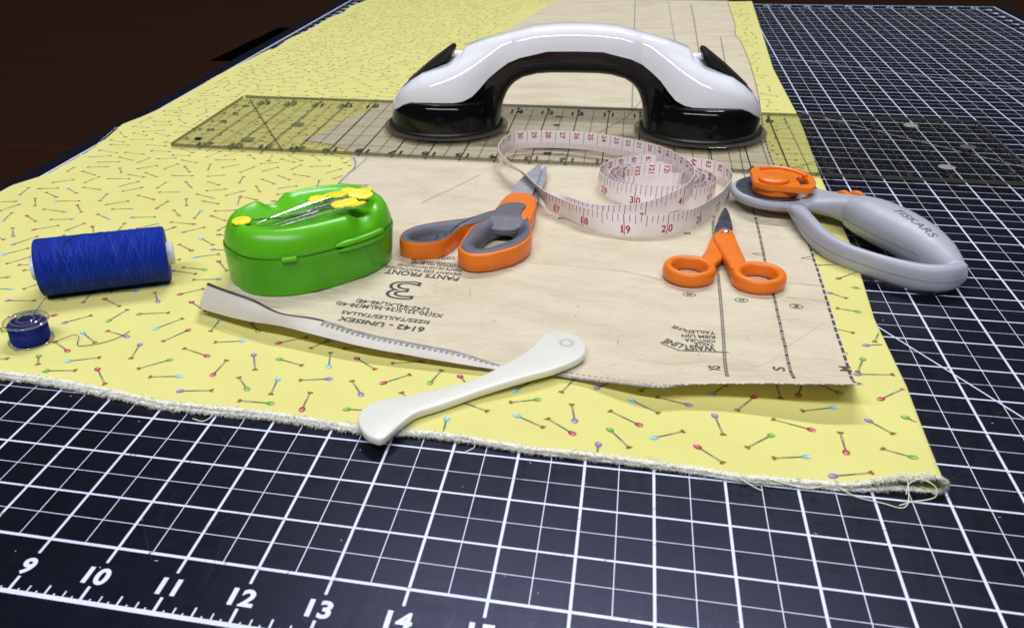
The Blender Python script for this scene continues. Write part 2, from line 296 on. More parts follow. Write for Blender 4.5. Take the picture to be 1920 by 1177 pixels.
    def build(self, name, mats, parent=None, base=(0, 0, 0), smooth=True, angle=40):
        me = bpy.data.meshes.new(name)
        b = Vector(base)
        me.from_pydata([((p[0] - b[0]) * IN, (p[1] - b[1]) * IN, (p[2] - b[2]) * IN) for p in self.v], [], self.f)
        if not isinstance(mats, (list, tuple)):
            mats = [mats]
        for m in mats:
            me.materials.append(m)
        me.polygons.foreach_set('material_index', self.mi)
        if any(c is not None for c in self.col):
            at = me.color_attributes.new('Col', 'FLOAT_COLOR', 'CORNER')
            data = []
            for p in me.polygons:
                c = self.col[p.index] or (1, 1, 1, 1)
                data += list(c) * p.loop_total
            at.data.foreach_set('color', data)
        me.polygons.foreach_set('use_smooth', [smooth] * len(me.polygons))
        bm = bmesh.new(); bm.from_mesh(me)
        bmesh.ops.recalc_face_normals(bm, faces=bm.faces[:]) if self.fix else None
        if smooth:
            lim = math.radians(angle)
            for e in bm.edges:
                if len(e.link_faces) == 2 and e.calc_face_angle(0) > lim:
                    e.smooth = False
        bm.to_mesh(me); bm.free()
        me.update()
        o = bpy.data.objects.new(name, me)
        COL.objects.link(o)
        if parent is not None:
            o.parent = parent
        else:
            o.location = b * IN
        return o
    fix = True

def tag(o, label=None, cat=None, group=None, kind=None):
    if label: o['label'] = label
    if cat: o['category'] = cat
    if group: o['group'] = group
    if kind: o['kind'] = kind
    return o

def thing(name, base, label, cat, group=None):
    o = bpy.data.objects.new(name, None)
    o.empty_display_size = 0.01
    COL.objects.link(o)
    o.location = Vector(base) * IN
    return tag(o, label, cat, group)

# -------------------------------------------------------------- lettering
_text = {}
def text2d(s, bold=0.0, spacing=1.0, outline=False):
    """triangles of a string, scaled so that capitals are 1 high, from x = 0"""
    key = (s, bold, spacing, outline)
    if key in _text:
        return _text[key]
    cu = bpy.data.curves.new('lettering', 'FONT')
    cu.body = s
    cu.offset = bold
    cu.space_character = spacing
    cu.resolution_u = 4
    if outline:
        cu.fill_mode = 'NONE'
        cu.bevel_depth = 0.022
        cu.bevel_resolution = 0
    ob = bpy.data.objects.new('lettering', cu)
    COL.objects.link(ob)
    dg = bpy.context.evaluated_depsgraph_get()
    dg.update()
    me = ob.evaluated_get(dg).to_mesh()
    vs = [(v.co.x, v.co.y) for v in me.vertices]
    fs = [list(p.vertices) for p in me.polygons]
    ob.evaluated_get(dg).to_mesh_clear()
    bpy.data.objects.remove(ob)
    bpy.data.curves.remove(cu)
    x0 = min(v[0] for v in vs); x1 = max(v[0] for v in vs)
    cap = 0.729
    vs = [((x - x0) / cap, y / cap) for x, y in vs]
    _text[key] = (vs, fs, (x1 - x0) / cap)
    return _text[key]

def put_text(mb, s, fn, mi=0, col=None, bold=0.0, spacing=1.0, outline=False):
    """fn(u, v) -> point, u along the line (0..1), v up the letters (0..1)"""
    vs, fs, w = text2d(s, bold, spacing, outline)
    mb.add([fn(x / w, y) for x, y in vs], fs, mi, col)

def text_aspect(s, bold=0.0, spacing=1.0):
    return text2d(s, bold, spacing)[2]

# ============================================================== materials
def new_mat(name):
    m = bpy.data.materials.new(name)
    m.use_nodes = True
    nt = m.node_tree
    return m, nt, nt.nodes['Principled BSDF'], nt.nodes['Material Output']

def node(nt, t, **kw):
    n = nt.nodes.new(t)
    for k, v in kw.items():
        if k in n.inputs: n.inputs[k].default_value = v
        else: setattr(n, k, v)
    return n

def coords(nt):
    return nt.nodes.new('ShaderNodeTexCoord').outputs['Object']

def noise_tex(nt, vec, scale, detail=4.0, rough=0.55, stretch=None):
    n = nt.nodes.new('ShaderNodeTexNoise')
    n.inputs['Scale'].default_value = scale
    n.inputs['Detail'].default_value = detail
    n.inputs['Roughness'].default_value = rough
    if stretch:
        mp = nt.nodes.new('ShaderNodeMapping')
        mp.inputs['Scale'].default_value = stretch
        nt.links.new(vec, mp.inputs['Vector'])
        vec = mp.outputs['Vector']
    nt.links.new(vec, n.inputs['Vector'])
    return n.outputs['Fac']

def ramp(nt, fac, stops):
    r = nt.nodes.new('ShaderNodeValToRGB')
    els = r.color_ramp.elements
    while len(els) < len(stops): els.new(0.5)
    for e, (p, c) in zip(els, stops):
        e.position = p
        e.color = c if len(c) == 4 else (*c, 1)
    nt.links.new(fac, r.inputs['Fac'])
    return r.outputs['Color']

def bump(nt, height, dist, strength=1.0, prev=None):
    b = nt.nodes.new('ShaderNodeBump')
    b.inputs['Strength'].default_value = strength
    b.inputs['Distance'].default_value = dist
    nt.links.new(height, b.inputs['Height'])
    if prev: nt.links.new(prev, b.inputs['Normal'])
    return b.outputs['Normal']

def varied(name, c, var=0.12, scale=120, rough=0.4, rvar=0.08, bumpd=0.0, bscale=900, sheen=0, spec=0.5, coat=0, stretch=None, **kw):
    """a surface whose colour and gloss wander a little, with fine grain"""
    m, nt, p, out = new_mat(name)
    co = coords(nt)
    f = noise_tex(nt, co, scale, stretch=stretch)
    lo = tuple(x * (1 - var) for x in c[:3]); hi = tuple(min(1, x * (1 + var)) for x in c[:3])
    nt.links.new(ramp(nt, f, [(0.3, lo), (0.7, hi)]), p.inputs['Base Color'])
    f2 = noise_tex(nt, co, scale * 2.3)
    nt.links.new(ramp(nt, f2, [(0.3, (rough - rvar,) * 3), (0.7, (rough + rvar,) * 3)]), p.inputs['Roughness'])
    p.inputs['Specular IOR Level'].default_value = spec
    if coat: p.inputs['Coat Weight'].default_value = coat
    if sheen: p.inputs['Sheen Weight'].default_value = sheen
    if bumpd:
        nt.links.new(bump(nt, noise_tex(nt, co, bscale, 2.0), bumpd), p.inputs['Normal'])
    for k, v in kw.items():
        p.inputs[k.replace('_', ' ')].default_value = v
    return m

def clear_plastic(name, tint, rough=0.05, gloss=1.0, body=0.0, body_col=(0.8, 0.8, 0.8, 1)):
    """see-through plastic: tinted straight-through light plus surface gloss"""
    m, nt, p, out = new_mat(name)
    nt.nodes.remove(p)
    tr = node(nt, 'ShaderNodeBsdfTransparent', Color=tint)
    gl = node(nt, 'ShaderNodeBsdfGlossy', Color=(1, 1, 1, 1), Roughness=rough)
    lw = node(nt, 'ShaderNodeLayerWeight', Blend=0.5)     # same from inside and outside
    pw = node(nt, 'ShaderNodeMath', operation='POWER'); pw.inputs[1].default_value = 4.5
    nt.links.new(lw.outputs['Facing'], pw.inputs[0])
    mul = node(nt, 'ShaderNodeMath', operation='MULTIPLY_ADD')
    mul.inputs[1].default_value = gloss * 0.9
    mul.inputs[2].default_value = gloss * 0.04
    nt.links.new(pw.outputs[0], mul.inputs[0])
    mx = nt.nodes.new('ShaderNodeMixShader')
    nt.links.new(mul.outputs[0], mx.inputs[0])
    base = tr.outputs[0]
    if body:
        df = node(nt, 'ShaderNodeBsdfDiffuse', Color=body_col)
        m2 = nt.nodes.new('ShaderNodeMixShader')
        m2.inputs[0].default_value = body
        nt.links.new(tr.outputs[0], m2.inputs[1]); nt.links.new(df.outputs[0], m2.inputs[2])
        base = m2.outputs[0]
    nt.links.new(base, mx.inputs[1]); nt.links.new(gl.outputs[0], mx.inputs[2])
    nt.links.new(mx.outputs[0], out.inputs['Surface'])
    return m

M = {}
def mats():
    # cutting mat: dark blue-black vinyl, faint scuffs
    m, nt, p, out = new_mat('mat_vinyl')
    co = coords(nt)
    nt.links.new(ramp(nt, noise_tex(nt, co, 18, 6), [(0.3, (0.0034, 0.0037, 0.0078)), (0.75, (0.0055, 0.0059, 0.0118))]), p.inputs['Base Color'])
    sc1 = noise_tex(nt, co, 40, 8, 0.7, (1, 9, 1)); sc2 = noise_tex(nt, co, 30, 8, 0.7, (8, 1, 1))
    mixn = node(nt, 'ShaderNodeMath', operation='MULTIPLY')
    nt.links.new(sc1, mixn.inputs[0]); nt.links.new(sc2, mixn.inputs[1])
    nt.links.new(ramp(nt, mixn.outputs[0], [(0.15, (0.37,) * 3), (0.42, (0.25,) * 3)]), p.inputs['Roughness'])
    p.inputs['Specular IOR Level'].default_value = 0.29
    p.inputs['Specular Tint'].default_value = (0.52, 0.57, 1.0, 1)
    n1 = bump(nt, noise_tex(nt, co, 2600, 2), 0.00006, 0.6)
    nt.links.new(n1, p.inputs['Normal'])
    M['mat'] = m
    M['mat_ink'] = varied('mat_white_ink', (0.68, 0.72, 0.90), 0.06, 60, 0.45, 0.08)
    M['mat_cut'] = varied('mat_scratch', (0.020, 0.021, 0.032), 0.2, 60, 0.6, 0.08)
    # dark polished wood
    m, nt, p, out = new_mat('dark_wood')
    co = coords(nt)
    f = noise_tex(nt, co, 5, 8, 0.6, (1, 14, 1))
    nt.links.new(ramp(nt, f, [(0.25, (0.015, 0.0050, 0.0023)), (0.6, (0.020, 0.0068, 0.0030)), (0.8, (0.025, 0.0088, 0.0038))]), p.inputs['Base Color'])
    nt.links.new(ramp(nt, noise_tex(nt, co, 30, 4), [(0.3, (0.32,) * 3), (0.7, (0.46,) * 3)]), p.inputs['Roughness'])
    p.inputs['Specular IOR Level'].default_value = 0.05
    M['wood'] = m
    # cotton: base colour and print come from the face colours
    m, nt, p, out = new_mat('printed_cotton')
    co = coords(nt)
    at = node(nt, 'ShaderNodeAttribute', attribute_name='Col')
    w1 = node(nt, 'ShaderNodeTexWave', bands_direction='X'); w1.inputs['Scale'].default_value = 420
    w2 = node(nt, 'ShaderNodeTexWave', bands_direction='Y'); w2.inputs['Scale'].default_value = 420
    for w_ in (w1, w2):
        w_.inputs['Distortion'].default_value = 1.2
        w_.inputs['Detail'].default_value = 1.0
        nt.links.new(co, w_.inputs['Vector'])
    mulw = node(nt, 'ShaderNodeMath', operation='MULTIPLY')
    nt.links.new(w1.outputs['Fac'], mulw.inputs[0]); nt.links.new(w2.outputs['Fac'], mulw.inputs[1])
    blot = ramp(nt, noise_tex(nt, co, 25, 5), [(0.3, (0.94, 0.94, 0.90)), (0.7, (1.0, 1.0, 1.0))])
    thr = ramp(nt, mulw.outputs[0], [(0.0, (0.90, 0.90, 0.86)), (0.5, (1.0, 1.0, 1.0))])
    mm = node(nt, 'ShaderNodeMix', data_type='RGBA', blend_type='MULTIPLY'); mm.inputs[0].default_value = 1
    m3 = node(nt, 'ShaderNodeMix', data_type='RGBA', blend_type='MULTIPLY'); m3.inputs[0].default_value = 1
    nt.links.new(at.outputs['Color'], mm.inputs[6]); nt.links.new(blot, mm.inputs[7])
    nt.links.new(mm.outputs[2], m3.inputs[6]); nt.links.new(thr, m3.inputs[7])
    nt.links.new(m3.outputs[2], p.inputs['Base Color'])
    p.inputs['Roughness'].default_value = 0.92
    p.inputs['Specular IOR Level'].default_value = 0.12
    p.inputs['Sheen Weight'].default_value = 0.15
    nb = bump(nt, mulw.outputs[0], 0.00012, 0.8)
    nb = bump(nt, noise_tex(nt, co, 60, 4, 0.6), 0.0004, 0.5, nb)
    nt.links.new(nb, p.inputs['Normal'])
    M['cotton'] = m
    M['fray'] = varied('raw_cotton_thread', (0.95, 0.94, 0.79), 0.10, 200, 0.95, 0.03, spec=0.1)
    M['fray_white'] = varied('bleached_cotton_thread', (0.93, 0.93, 0.86), 0.10, 200, 0.95, 0.03, spec=0.1)
    for key in ('fray', 'fray_white'):               # loose cotton fibres let light through
        nt = M[key].node_tree
        p = nt.nodes['Principled BSDF']; out = nt.nodes['Material Output']
        tl = nt.nodes.new('ShaderNodeBsdfTranslucent')
        tl.inputs['Color'].default_value = (0.93, 0.91, 0.72, 1) if key == 'fray' else (0.93, 0.93, 0.86, 1)
        mx = nt.nodes.new('ShaderNodeMixShader'); mx.inputs[0].default_value = 0.22
        nt.links.new(p.outputs[0], mx.inputs[1]); nt.links.new(tl.outputs[0], mx.inputs[2])
        nt.links.new(mx.outputs[0], out.inputs['Surface'])
    # tissue paper
    m, nt, p, out = new_mat('pattern_tissue')
    co = coords(nt)
    f = noise_tex(nt, co, 22, 7, 0.6, (1, 2.2, 1))
    nt.links.new(ramp(nt, f, [(0.3, (0.64, 0.555, 0.395)), (0.52, (0.735, 0.655, 0.49)), (0.72, (0.775, 0.705, 0.555))]), p.inputs['Base Color'])
    p.inputs['Roughness'].default_value = 0.72
    p.inputs['Specular IOR Level'].default_value = 0.25
    vor = node(nt, 'ShaderNodeTexVoronoi', feature='DISTANCE_TO_EDGE'); vor.inputs['Scale'].default_value = 16
    nzv = nt.nodes.new('ShaderNodeTexNoise'); nzv.inputs['Scale'].default_value = 14; nzv.inputs['Detail'].default_value = 3
    nt.links.new(co, nzv.inputs['Vector'])
    addv = node(nt, 'ShaderNodeVectorMath', operation='MULTIPLY_ADD')
    addv.inputs[1].default_value = (0.09, 0.05, 0.0)
    nt.links.new(nzv.outputs['Color'], addv.inputs[0]); nt.links.new(co, addv.inputs[2])
    nt.links.new(addv.outputs[0], vor.inputs['Vector'])
    creas = ramp(nt, vor.outputs['Distance'], [(0.0, (0, 0, 0)), (0.035, (1, 1, 1))])
    nb = bump(nt, noise_tex(nt, co, 45, 6, 0.62, (1, 2.6, 1)), 0.0036, 0.9)
    nb = bump(nt, creas, 0.0007, 0.5, nb)
    nb = bump(nt, noise_tex(nt, co, 420, 3, 0.6, (1, 3, 1)), 0.00015, 0.5, nb)
    nt.links.new(nb, p.inputs['Normal'])
    tl = nt.nodes.new('ShaderNodeBsdfTranslucent'); tl.inputs['Color'].default_value = (0.72, 0.62, 0.40, 1)
    mx = nt.nodes.new('ShaderNodeMixShader'); mx.inputs[0].default_value = 0.12
    nt.links.new(p.outputs[0], mx.inputs[1]); nt.links.new(tl.outputs[0], mx.inputs[2])
    nt.links.new(mx.outputs[0], out.inputs['Surface'])
    M['paper'] = m
    M['paper_back'] = varied('pattern_tissue_back', (0.62, 0.58, 0.52), 0.06, 60, 0.75, 0.06, bumpd=0.0002, bscale=120)
    M['paper_fold'] = varied('pattern_tissue_fold', (0.60, 0.50, 0.30), 0.15, 90, 0.75, 0.06)
    M['ink'] = varied('pattern_ink', (0.055, 0.050, 0.048), 0.35, 300, 0.7, 0.1)
    M['ink_grey'] = varied('pattern_grey_ink', (0.26, 0.25, 0.24), 0.30, 400, 0.7, 0.1)
    M['acrylic'] = clear_plastic('clear_acrylic', (0.935, 0.935, 0.915, 1), 0.04, 0.2)
    M['rule_ink'] = varied('ruler_black_ink', (0.02, 0.018, 0.015), 0.2, 200, 0.5, 0.1)
    M['acrylic_edge'] = clear_plastic('acrylic_sawn_edge', (0.62, 0.62, 0.55, 1), 0.25, 0.5, 0.22, (0.25, 0.25, 0.21, 1))
    M['dot'] = varied('grip_dot_silicone', (0.30, 0.31, 0.27), 0.08, 200, 0.6, 0.1)
    M['dot_mid'] = clear_plastic('grip_dot_clear', (0.80, 0.80, 0.76, 1), 0.3, 0.6, 0.22, (0.36, 0.34, 0.28, 1))
    M['dot_grey'] = varied('grip_dot_silicone_grey', (0.10, 0.10, 0.11), 0.08, 200, 0.5, 0.1)
    M['white_gloss'] = varied('white_gloss_plastic', (0.83, 0.835, 0.90), 0.02, 40, 0.10, 0.02, spec=0.5)
    M['black_gloss'] = varied('black_gloss_plastic', (0.004, 0.004, 0.005), 0.2, 40, 0.11, 0.03, spec=0.35)
    M['black_matt'] = varied('black_satin_plastic', (0.010, 0.010, 0.011), 0.2, 60, 0.38, 0.05)
    M['rubber'] = varied('black_rubber', (0.010, 0.010, 0.010), 0.2, 60, 0.45, 0.08)
    M['bobbin_rim'] = clear_plastic('clear_bobbin_rim', (0.90, 0.91, 0.91, 1), 0.08, 1.6, 0.08, (0.75, 0.76, 0.78, 1))
    M['cup_clear'] = clear_plastic('clear_suction_cup', (0.72, 0.68, 0.62, 1), 0.12, 0.7, 0.10, (0.5, 0.48, 0.42, 1))
    M['tape'] = varied('tape_white_vinyl', (0.86, 0.79, 0.80), 0.03, 60, 0.32, 0.05, spec=0.4)
    M['tape_red'] = varied('tape_red_ink', (0.42, 0.012, 0.035), 0.12, 300, 0.45, 0.08)
    M['tape_line'] = varied('tape_brown_ink', (0.20, 0.06, 0.08), 0.2, 300, 0.45, 0.08)
    M['orange'] = varied('orange_plastic', (0.80, 0.185, 0.010), 0.05, 60, 0.36, 0.05, spec=0.45, bumpd=0.00004, bscale=2600)
    M['grip_grey'] = varied('grey_soft_grip', (0.105, 0.105, 0.135), 0.06, 80, 0.55, 0.06, bumpd=0.00005, bscale=2600)
    M['steel'] = varied('brushed_steel', (0.46, 0.46, 0.53), 0.08, 60, 0.38, 0.06, Metallic=0.55, stretch=(1, 12, 1))
    M['steel_dark'] = varied('dark_steel', (0.20, 0.21, 0.27), 0.15, 80, 0.30, 0.06, Metallic=0.85)
    M['cutter_grey'] = varied('grey_satin_plastic', (0.39, 0.405, 0.475), 0.03, 60, 0.42, 0.04, spec=0.45, bumpd=0.00005, bscale=2200)
    M['logo'] = varied('dark_blue_grey_ink', (0.075, 0.085, 0.12), 0.1, 200, 0.5, 0.05)
    M['green'] = varied('bright_green_plastic', (0.105, 0.47, 0.011), 0.04, 50, 0.30, 0.04, spec=0.45, bumpd=0.00004, bscale=2200)
    M['green_base'] = varied('clear_green_plastic', (0.075, 0.385, 0.008), 0.16, 26, 0.20, 0.05, spec=0.35)
    M['yellow_head'] = varied('yellow_plastic', (0.84, 0.74, 0.035), 0.05, 200, 0.40, 0.06)
    M['pin_steel'] = varied('polished_pin_steel', (0.50, 0.50, 0.51), 0.05, 100, 0.26, 0.04, Metallic=1.0)
    # wound sewing thread: fine helical ridges
    m, nt, p, out = new_mat('blue_thread')
    tc = nt.nodes.new('ShaderNodeTexCoord')
    uvn = tc.outputs['UV']
    wv = node(nt, 'ShaderNodeTexWave', bands_direction='X'); wv.inputs['Scale'].default_value = 38
    wv.inputs['Distortion'].default_value = 1.4; wv.inputs['Detail'].default_value = 2; wv.inputs['Detail Scale'].default_value = 3
    nt.links.new(uvn, wv.inputs['Vector'])
    nz = noise_tex(nt, uvn, 4, 8, 0.62, (9, 3.2, 1))
    nt.links.new(ramp(nt, nz, [(0.30, (0.004, 0.018, 0.22)), (0.52, (0.007, 0.030, 0.34)), (0.74, (0.020, 0.062, 0.50))]), p.inputs['Base Color'])
    p.inputs['Roughness'].default_value = 0.5
    p.inputs['Anisotropic'].default_value = 0.4
    p.inputs['Specular IOR Level'].default_value = 0.25
    p.inputs['Specular Tint'].default_value = (0.4, 0.5, 1, 1)
    nb = bump(nt, wv.outputs['Fac'], 0.00012, 0.7)
    nb = bump(nt, nz, 0.0003, 0.4, nb)
    nt.links.new(nb, p.inputs['Normal'])
    M['thread'] = m
    M['thread_light'] = varied('royal_blue_strand', (0.014, 0.050, 0.46), 0.3, 300, 0.5, 0.08)
    M['thread_dark'] = varied('navy_thread', (0.012, 0.016, 0.06), 0.2, 300, 0.8, 0.05)
    M['thread_bobbin'] = varied('blue_thread_bobbin', (0.008, 0.014, 0.16), 0.3, 300, 0.55, 0.08, spec=0.3)
    M['core'] = varied('white_plastic_core', (0.72, 0.73, 0.80), 0.03, 80, 0.4, 0.05)
    M['bobbin_clear'] = clear_plastic('clear_bobbin_plastic', (0.94, 0.94, 0.93, 1), 0.05, 1.0)
    M['folder'] = varied('milky_plastic', (0.735, 0.725, 0.66), 0.02, 50, 0.24, 0.04, spec=0.45)
    fp = M['folder'].node_tree.nodes['Principled BSDF']
    fp.inputs['Subsurface Weight'].default_value = 0.55
    fp.inputs['Subsurface Radius'].default_value = (0.004, 0.004, 0.003)
    fp.inputs['Subsurface Scale'].default_value = 1.0
    M['sheet'] = varied('flat_black', (0.0008, 0.0008, 0.001), 0.2, 40, 0.8, 0.06, spec=0.0)
mats()

# =================================================== the table and the mat
mb = MB()
mb.box(-70, 95, -40, 120, -1.2, -0.10)
table = mb.build('table', M['wood'], base=(16, 16, -1.2), smooth=False)
tag(table, 'dark brown wooden table top the black cutting mat lies on', 'table')

def rounded_rect(x0, x1, y0, y1, r, k=6):
    pts = []
    for cx, cy, a0 in ((x1 - r, y0 + r, -90), (x1 - r, y1 - r, 0), (x0 + r, y1 - r, 90), (x0 + r, y0 + r, 180)):
        for i in range(k + 1):
            a = math.radians(a0 + 90 * i / k)
            pts.append((cx + r * math.cos(a), cy + r * math.sin(a)))
    return pts

mb = MB()
mb.slab(rounded_rect(-0.62, 34.55, -1.62, 46.62, 0.5), -0.098, 0.0, 0.02, 0)
zl = [0.0012]
def hline(y, x0, x1, w, z=0.0012):
    mb.quad((x0, y - w / 2, z), (x1, y - w / 2, z), (x1, y + w / 2, z), (x0, y + w / 2, z), 1)
def vline(x, y0, y1, w, z=0.0024):
    mb.quad((x - w / 2, y0, z), (x + w / 2, y0, z), (x + w / 2, y1, z), (x - w / 2, y1, z), 1)
def aline(x0, y0, x1, y1, w, z=0.0036):
    d = Vector((x1 - x0, y1 - y0)); n = Vector((-d.y, d.x)).normalized() * w / 2
    mb.quad((x0 - n.x, y0 - n.y, z), (x1 - n.x, y1 - n.y, z), (x1 + n.x, y1 + n.y, z), (x0 + n.x, y0 + n.y, z), 1)
for i in range(0, 46):
    hline(i, 1 - 0.3, 33 + 0.3, 0.050 if i in (0, 45) else 0.037)
    if i < 45:
        hline(i + 0.5, 1, 33, 0.0125)
for i in range(1, 34):
    vline(i, -0.29, 45.3, 0.050 if i in (1, 33) else 0.039)
    if i < 33:
        vline(i + 0.5, 0, 45, 0.0125)
# outer scale, ticks in eighths
hline(-1.0, 0.0, 34.0, 0.075, 0.0012); hline(46.0, 0.0, 34.0, 0.075, 0.0012)
vline(0.0, -1.0, 46.0, 0.075); vline(34.0, -1.0, 46.0, 0.075)
def tick(i):
    return (0.27, 0.07, 0.14, 0.07, 0.19, 0.07, 0.14, 0.07)[i % 8]
for i in range(8, 8 * 33 + 1):
    h = tick(i)
    w = 0.04 if i % 8 == 0 else (0.026 if i % 4 == 0 else 0.02)
    vline(i / 8, -1.0, -1.0 + h, w); vline(i / 8, 46.0 - h, 46.0, w)
for i in range(0, 8 * 45 + 1):
    h = tick(i)
    w = 0.04 if i % 8 == 0 else 0.022
    hline(i / 8, 0.0, h, w); hline(i / 8, 34.0 - h, 34.0, w)
# angle lines
aline(13.5, 22.14, 25.76, 0.0, 0.030)
aline(20.0, 33.7, 33.0, 26.2, 0.026)
aline(16.5, 29.2, 33.0, 12.7, 0.026)
# ruler figures
for n in range(1, 34):
    s = str(n)
    h = 0.285
    wd = text_aspect(s, 0.028, 1.05) * h
    put_text(mb, s, lambda u, v, n=n, wd=wd, h=h: (n - wd / 2 + u * wd, -0.67 + v * h, 0.0016), 1, bold=0.036, spacing=1.05)
    put_text(mb, s, lambda u, v, n=n, wd=wd, h=h: (n + wd / 2 - u * wd, 45.67 - v * h, 0.0016), 1, bold=0.028, spacing=1.05)
for n in range(0, 46):
    s = str(n); h = 0.31
    wd = text_aspect(s, 0.028, 1.05) * h
    put_text(mb, s, lambda u, v, n=n, wd=wd, h=h: (33.66 - v * h, n - wd / 2 + u * wd, 0.0016), 1, bold=0.028, spacing=1.05)
    put_text(mb, s, lambda u, v, n=n, wd=wd, h=h: (0.36 + v * h, n + wd / 2 - u * wd, 0.0016), 1, bold=0.028, spacing=1.05)
# specks of lint and small cuts left on the printed face
rnd = random.Random(4)
for k in range(90):
    x, y = rnd.uniform(3, 27), rnd.uniform(-1.4, 9) ** 1
    a = rnd.uniform(0, 3.14); l = rnd.uniform(0.012, 0.05)
    aline(x, y, x + l * math.cos(a), y + l * math.sin(a), 0.008, 0.006)
for k in range(150):                             # blade nicks that break the printed lines
    if rnd.random() < 0.5:
        x, y = rnd.randint(6, 27) + rnd.uniform(-0.02, 0.02), rnd.uniform(-0.2, 12)
        aline(x - 0.03, y - 0.012, x + 0.03, y + 0.012, 0.009, 0.0052)
    else:
        x, y = rnd.uniform(6, 27), rnd.randint(0, 12) + rnd.uniform(-0.015, 0.015)
        aline(x - 0.012, y - 0.03, x + 0.012, y + 0.03, 0.009, 0.0052)
    mb.mi[-1] = 0
for k in range(46):                              # long faint cuts across the vinyl
    x, y = rnd.uniform(5, 26), rnd.uniform(-1.3, 10)
    a = rnd.choice((0.05, 1.5, 0.8, 1.62, 2.3)) + rnd.uniform(-0.15, 0.15); l = rnd.uniform(0.2, 1.6)
    aline(x, y, x + l * math.cos(a), y + l * math.sin(a), 0.0045, 0.0048)
    mb.mi[-1] = 2
mb.fix = False
mat = mb.build('cutting_mat', [M['mat'], M['mat_ink'], M['mat_cut']], base=(16, 22, -0.1), smooth=False)
tag(mat, 'large black cutting mat printed with a white inch grid and ruler figures', 'cutting mat')

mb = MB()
mb.slab([(-1.75, 29.7), (-0.3, 29.75), (0.2, 37.75), (-1.45, 37.65)], -0.0985, -0.088, 0.004)  # flat near-black piece standing in for a dark wedge on the table
o = mb.build('black_wedge', M['sheet'], base=(-0.8, 33, -0.1), smooth=False)
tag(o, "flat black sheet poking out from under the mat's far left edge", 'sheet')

# ============================================================== the fabric
YF = [(-0.6, 4.05), (3.0, 3.95)] + [(p[0], p[1]) for p in FAB_FRONT] + [(20.75, 3.30), (21.6, 3.30)]
XLEFT = [(3.0, -0.35), (8.0, -0.30)] + [(p[1], p[0]) for p in FAB_LEFT] + [(46.5, 1.25)]
XRIGHT = sorted([(p[1], p[0]) for p in FAB_RIGHT])
FTOP = 46.2
def f_front(x): return interp(YF, x)
def f_left(y): return interp(XLEFT, y)
def f_right(y): return interp(XRIGHT, y)
def nz3(x, y, s, seed=0.0):
    return noise.noise(Vector((x * s, y * s, seed)))
def fold_t(y):
    return 0.125 + 0.150 * math.exp(-max(0, y - 3.2) / 1.5)
def ftop(x, y):
    """height of the upper cloth layer"""
    xr = f_right(y)
    t = fold_t(y)
    z = 0.100 + (t - 0.100) * math.exp(-max(0.0, xr - t / 2 - x) / 0.55)
    d = max(0.0, y - f_front(x))
    z += (0.022 + 0.03 * nz3(x, 0, 0.35, 3.1)) * math.exp(-d / 0.7)
    z += 0.016 * nz3(x * 0.7 + y * 0.3, y, 0.45, 51.0) * smooth01((y - 3.5) / 2) if y < 16 else 0.0
    z -= 0.050 * math.exp(-d / 0.13) * smooth01((20.3 - x) / 0.8)
    z += 0.006 * nz3(x, y, 0.35, 1.0) + 0.004 * nz3(x, y, 0.9, 7.0)
    z += 0.05 * math.exp(-((x + 0.2 - f_left(y)) / 0.35) ** 2) * (0.5 + 0.5 * nz3(0, y, 0.5, 2.0))
    return max(z, 0.055)

YELLOW = (0.775, 0.735, 0.262, 1)
fab = MB()
ys = []
y = 0.0
nrow = 210
for i in range(nrow + 1):
    ys.append((i / nrow) ** 1.7)
def col_profile(t):
    """one strip of cloth across: under layer, fold, upper layer"""
    pts = []
    yb = 3.3 + t * (FTOP - 3.3)
    xl, xr = f_left(yb), f_right(yb)
    T = fold_t(yb)
    r = T / 2
    def yy(x):
        f = f_front(x)
        return f + t * (FTOP - f)
    nb = 26
    for k in range(nb):
        x = xl + 0.15 + (xr - r - xl - 0.15) * k / nb
        f = yy(x) - 0.07 * (1 - t) ** 8 * smooth01((15.0 - x) / 5)
        lift = 0.05 * math.exp(-(yb - 3.3) / 0.5) * (0.6 + 0.6 * nz3(x, 5, 0.4, 9.0))
        pts.append((x, f, 0.014 + max(0, lift)))
    for k in range(13):
        a = -math.pi / 2 + math.pi * k / 12
        x = xr - r + r * math.cos(a)
        top = max(0.0, math.sin(a))
        z = 0.014 + (r - 0.007) * (1 + math.sin(a))
        pts.append((x, yy(x), z))
    nt_ = 150
    for k in range(1, nt_ + 1):
        x = xr - r + (xl - xr + r) * k / nt_
        f = yy(x)
        zt = ftop(x, f)
        pts.append((x, f, zt))
    return pts
fab.grid([col_profile(t) for t in ys], col=YELLOW)

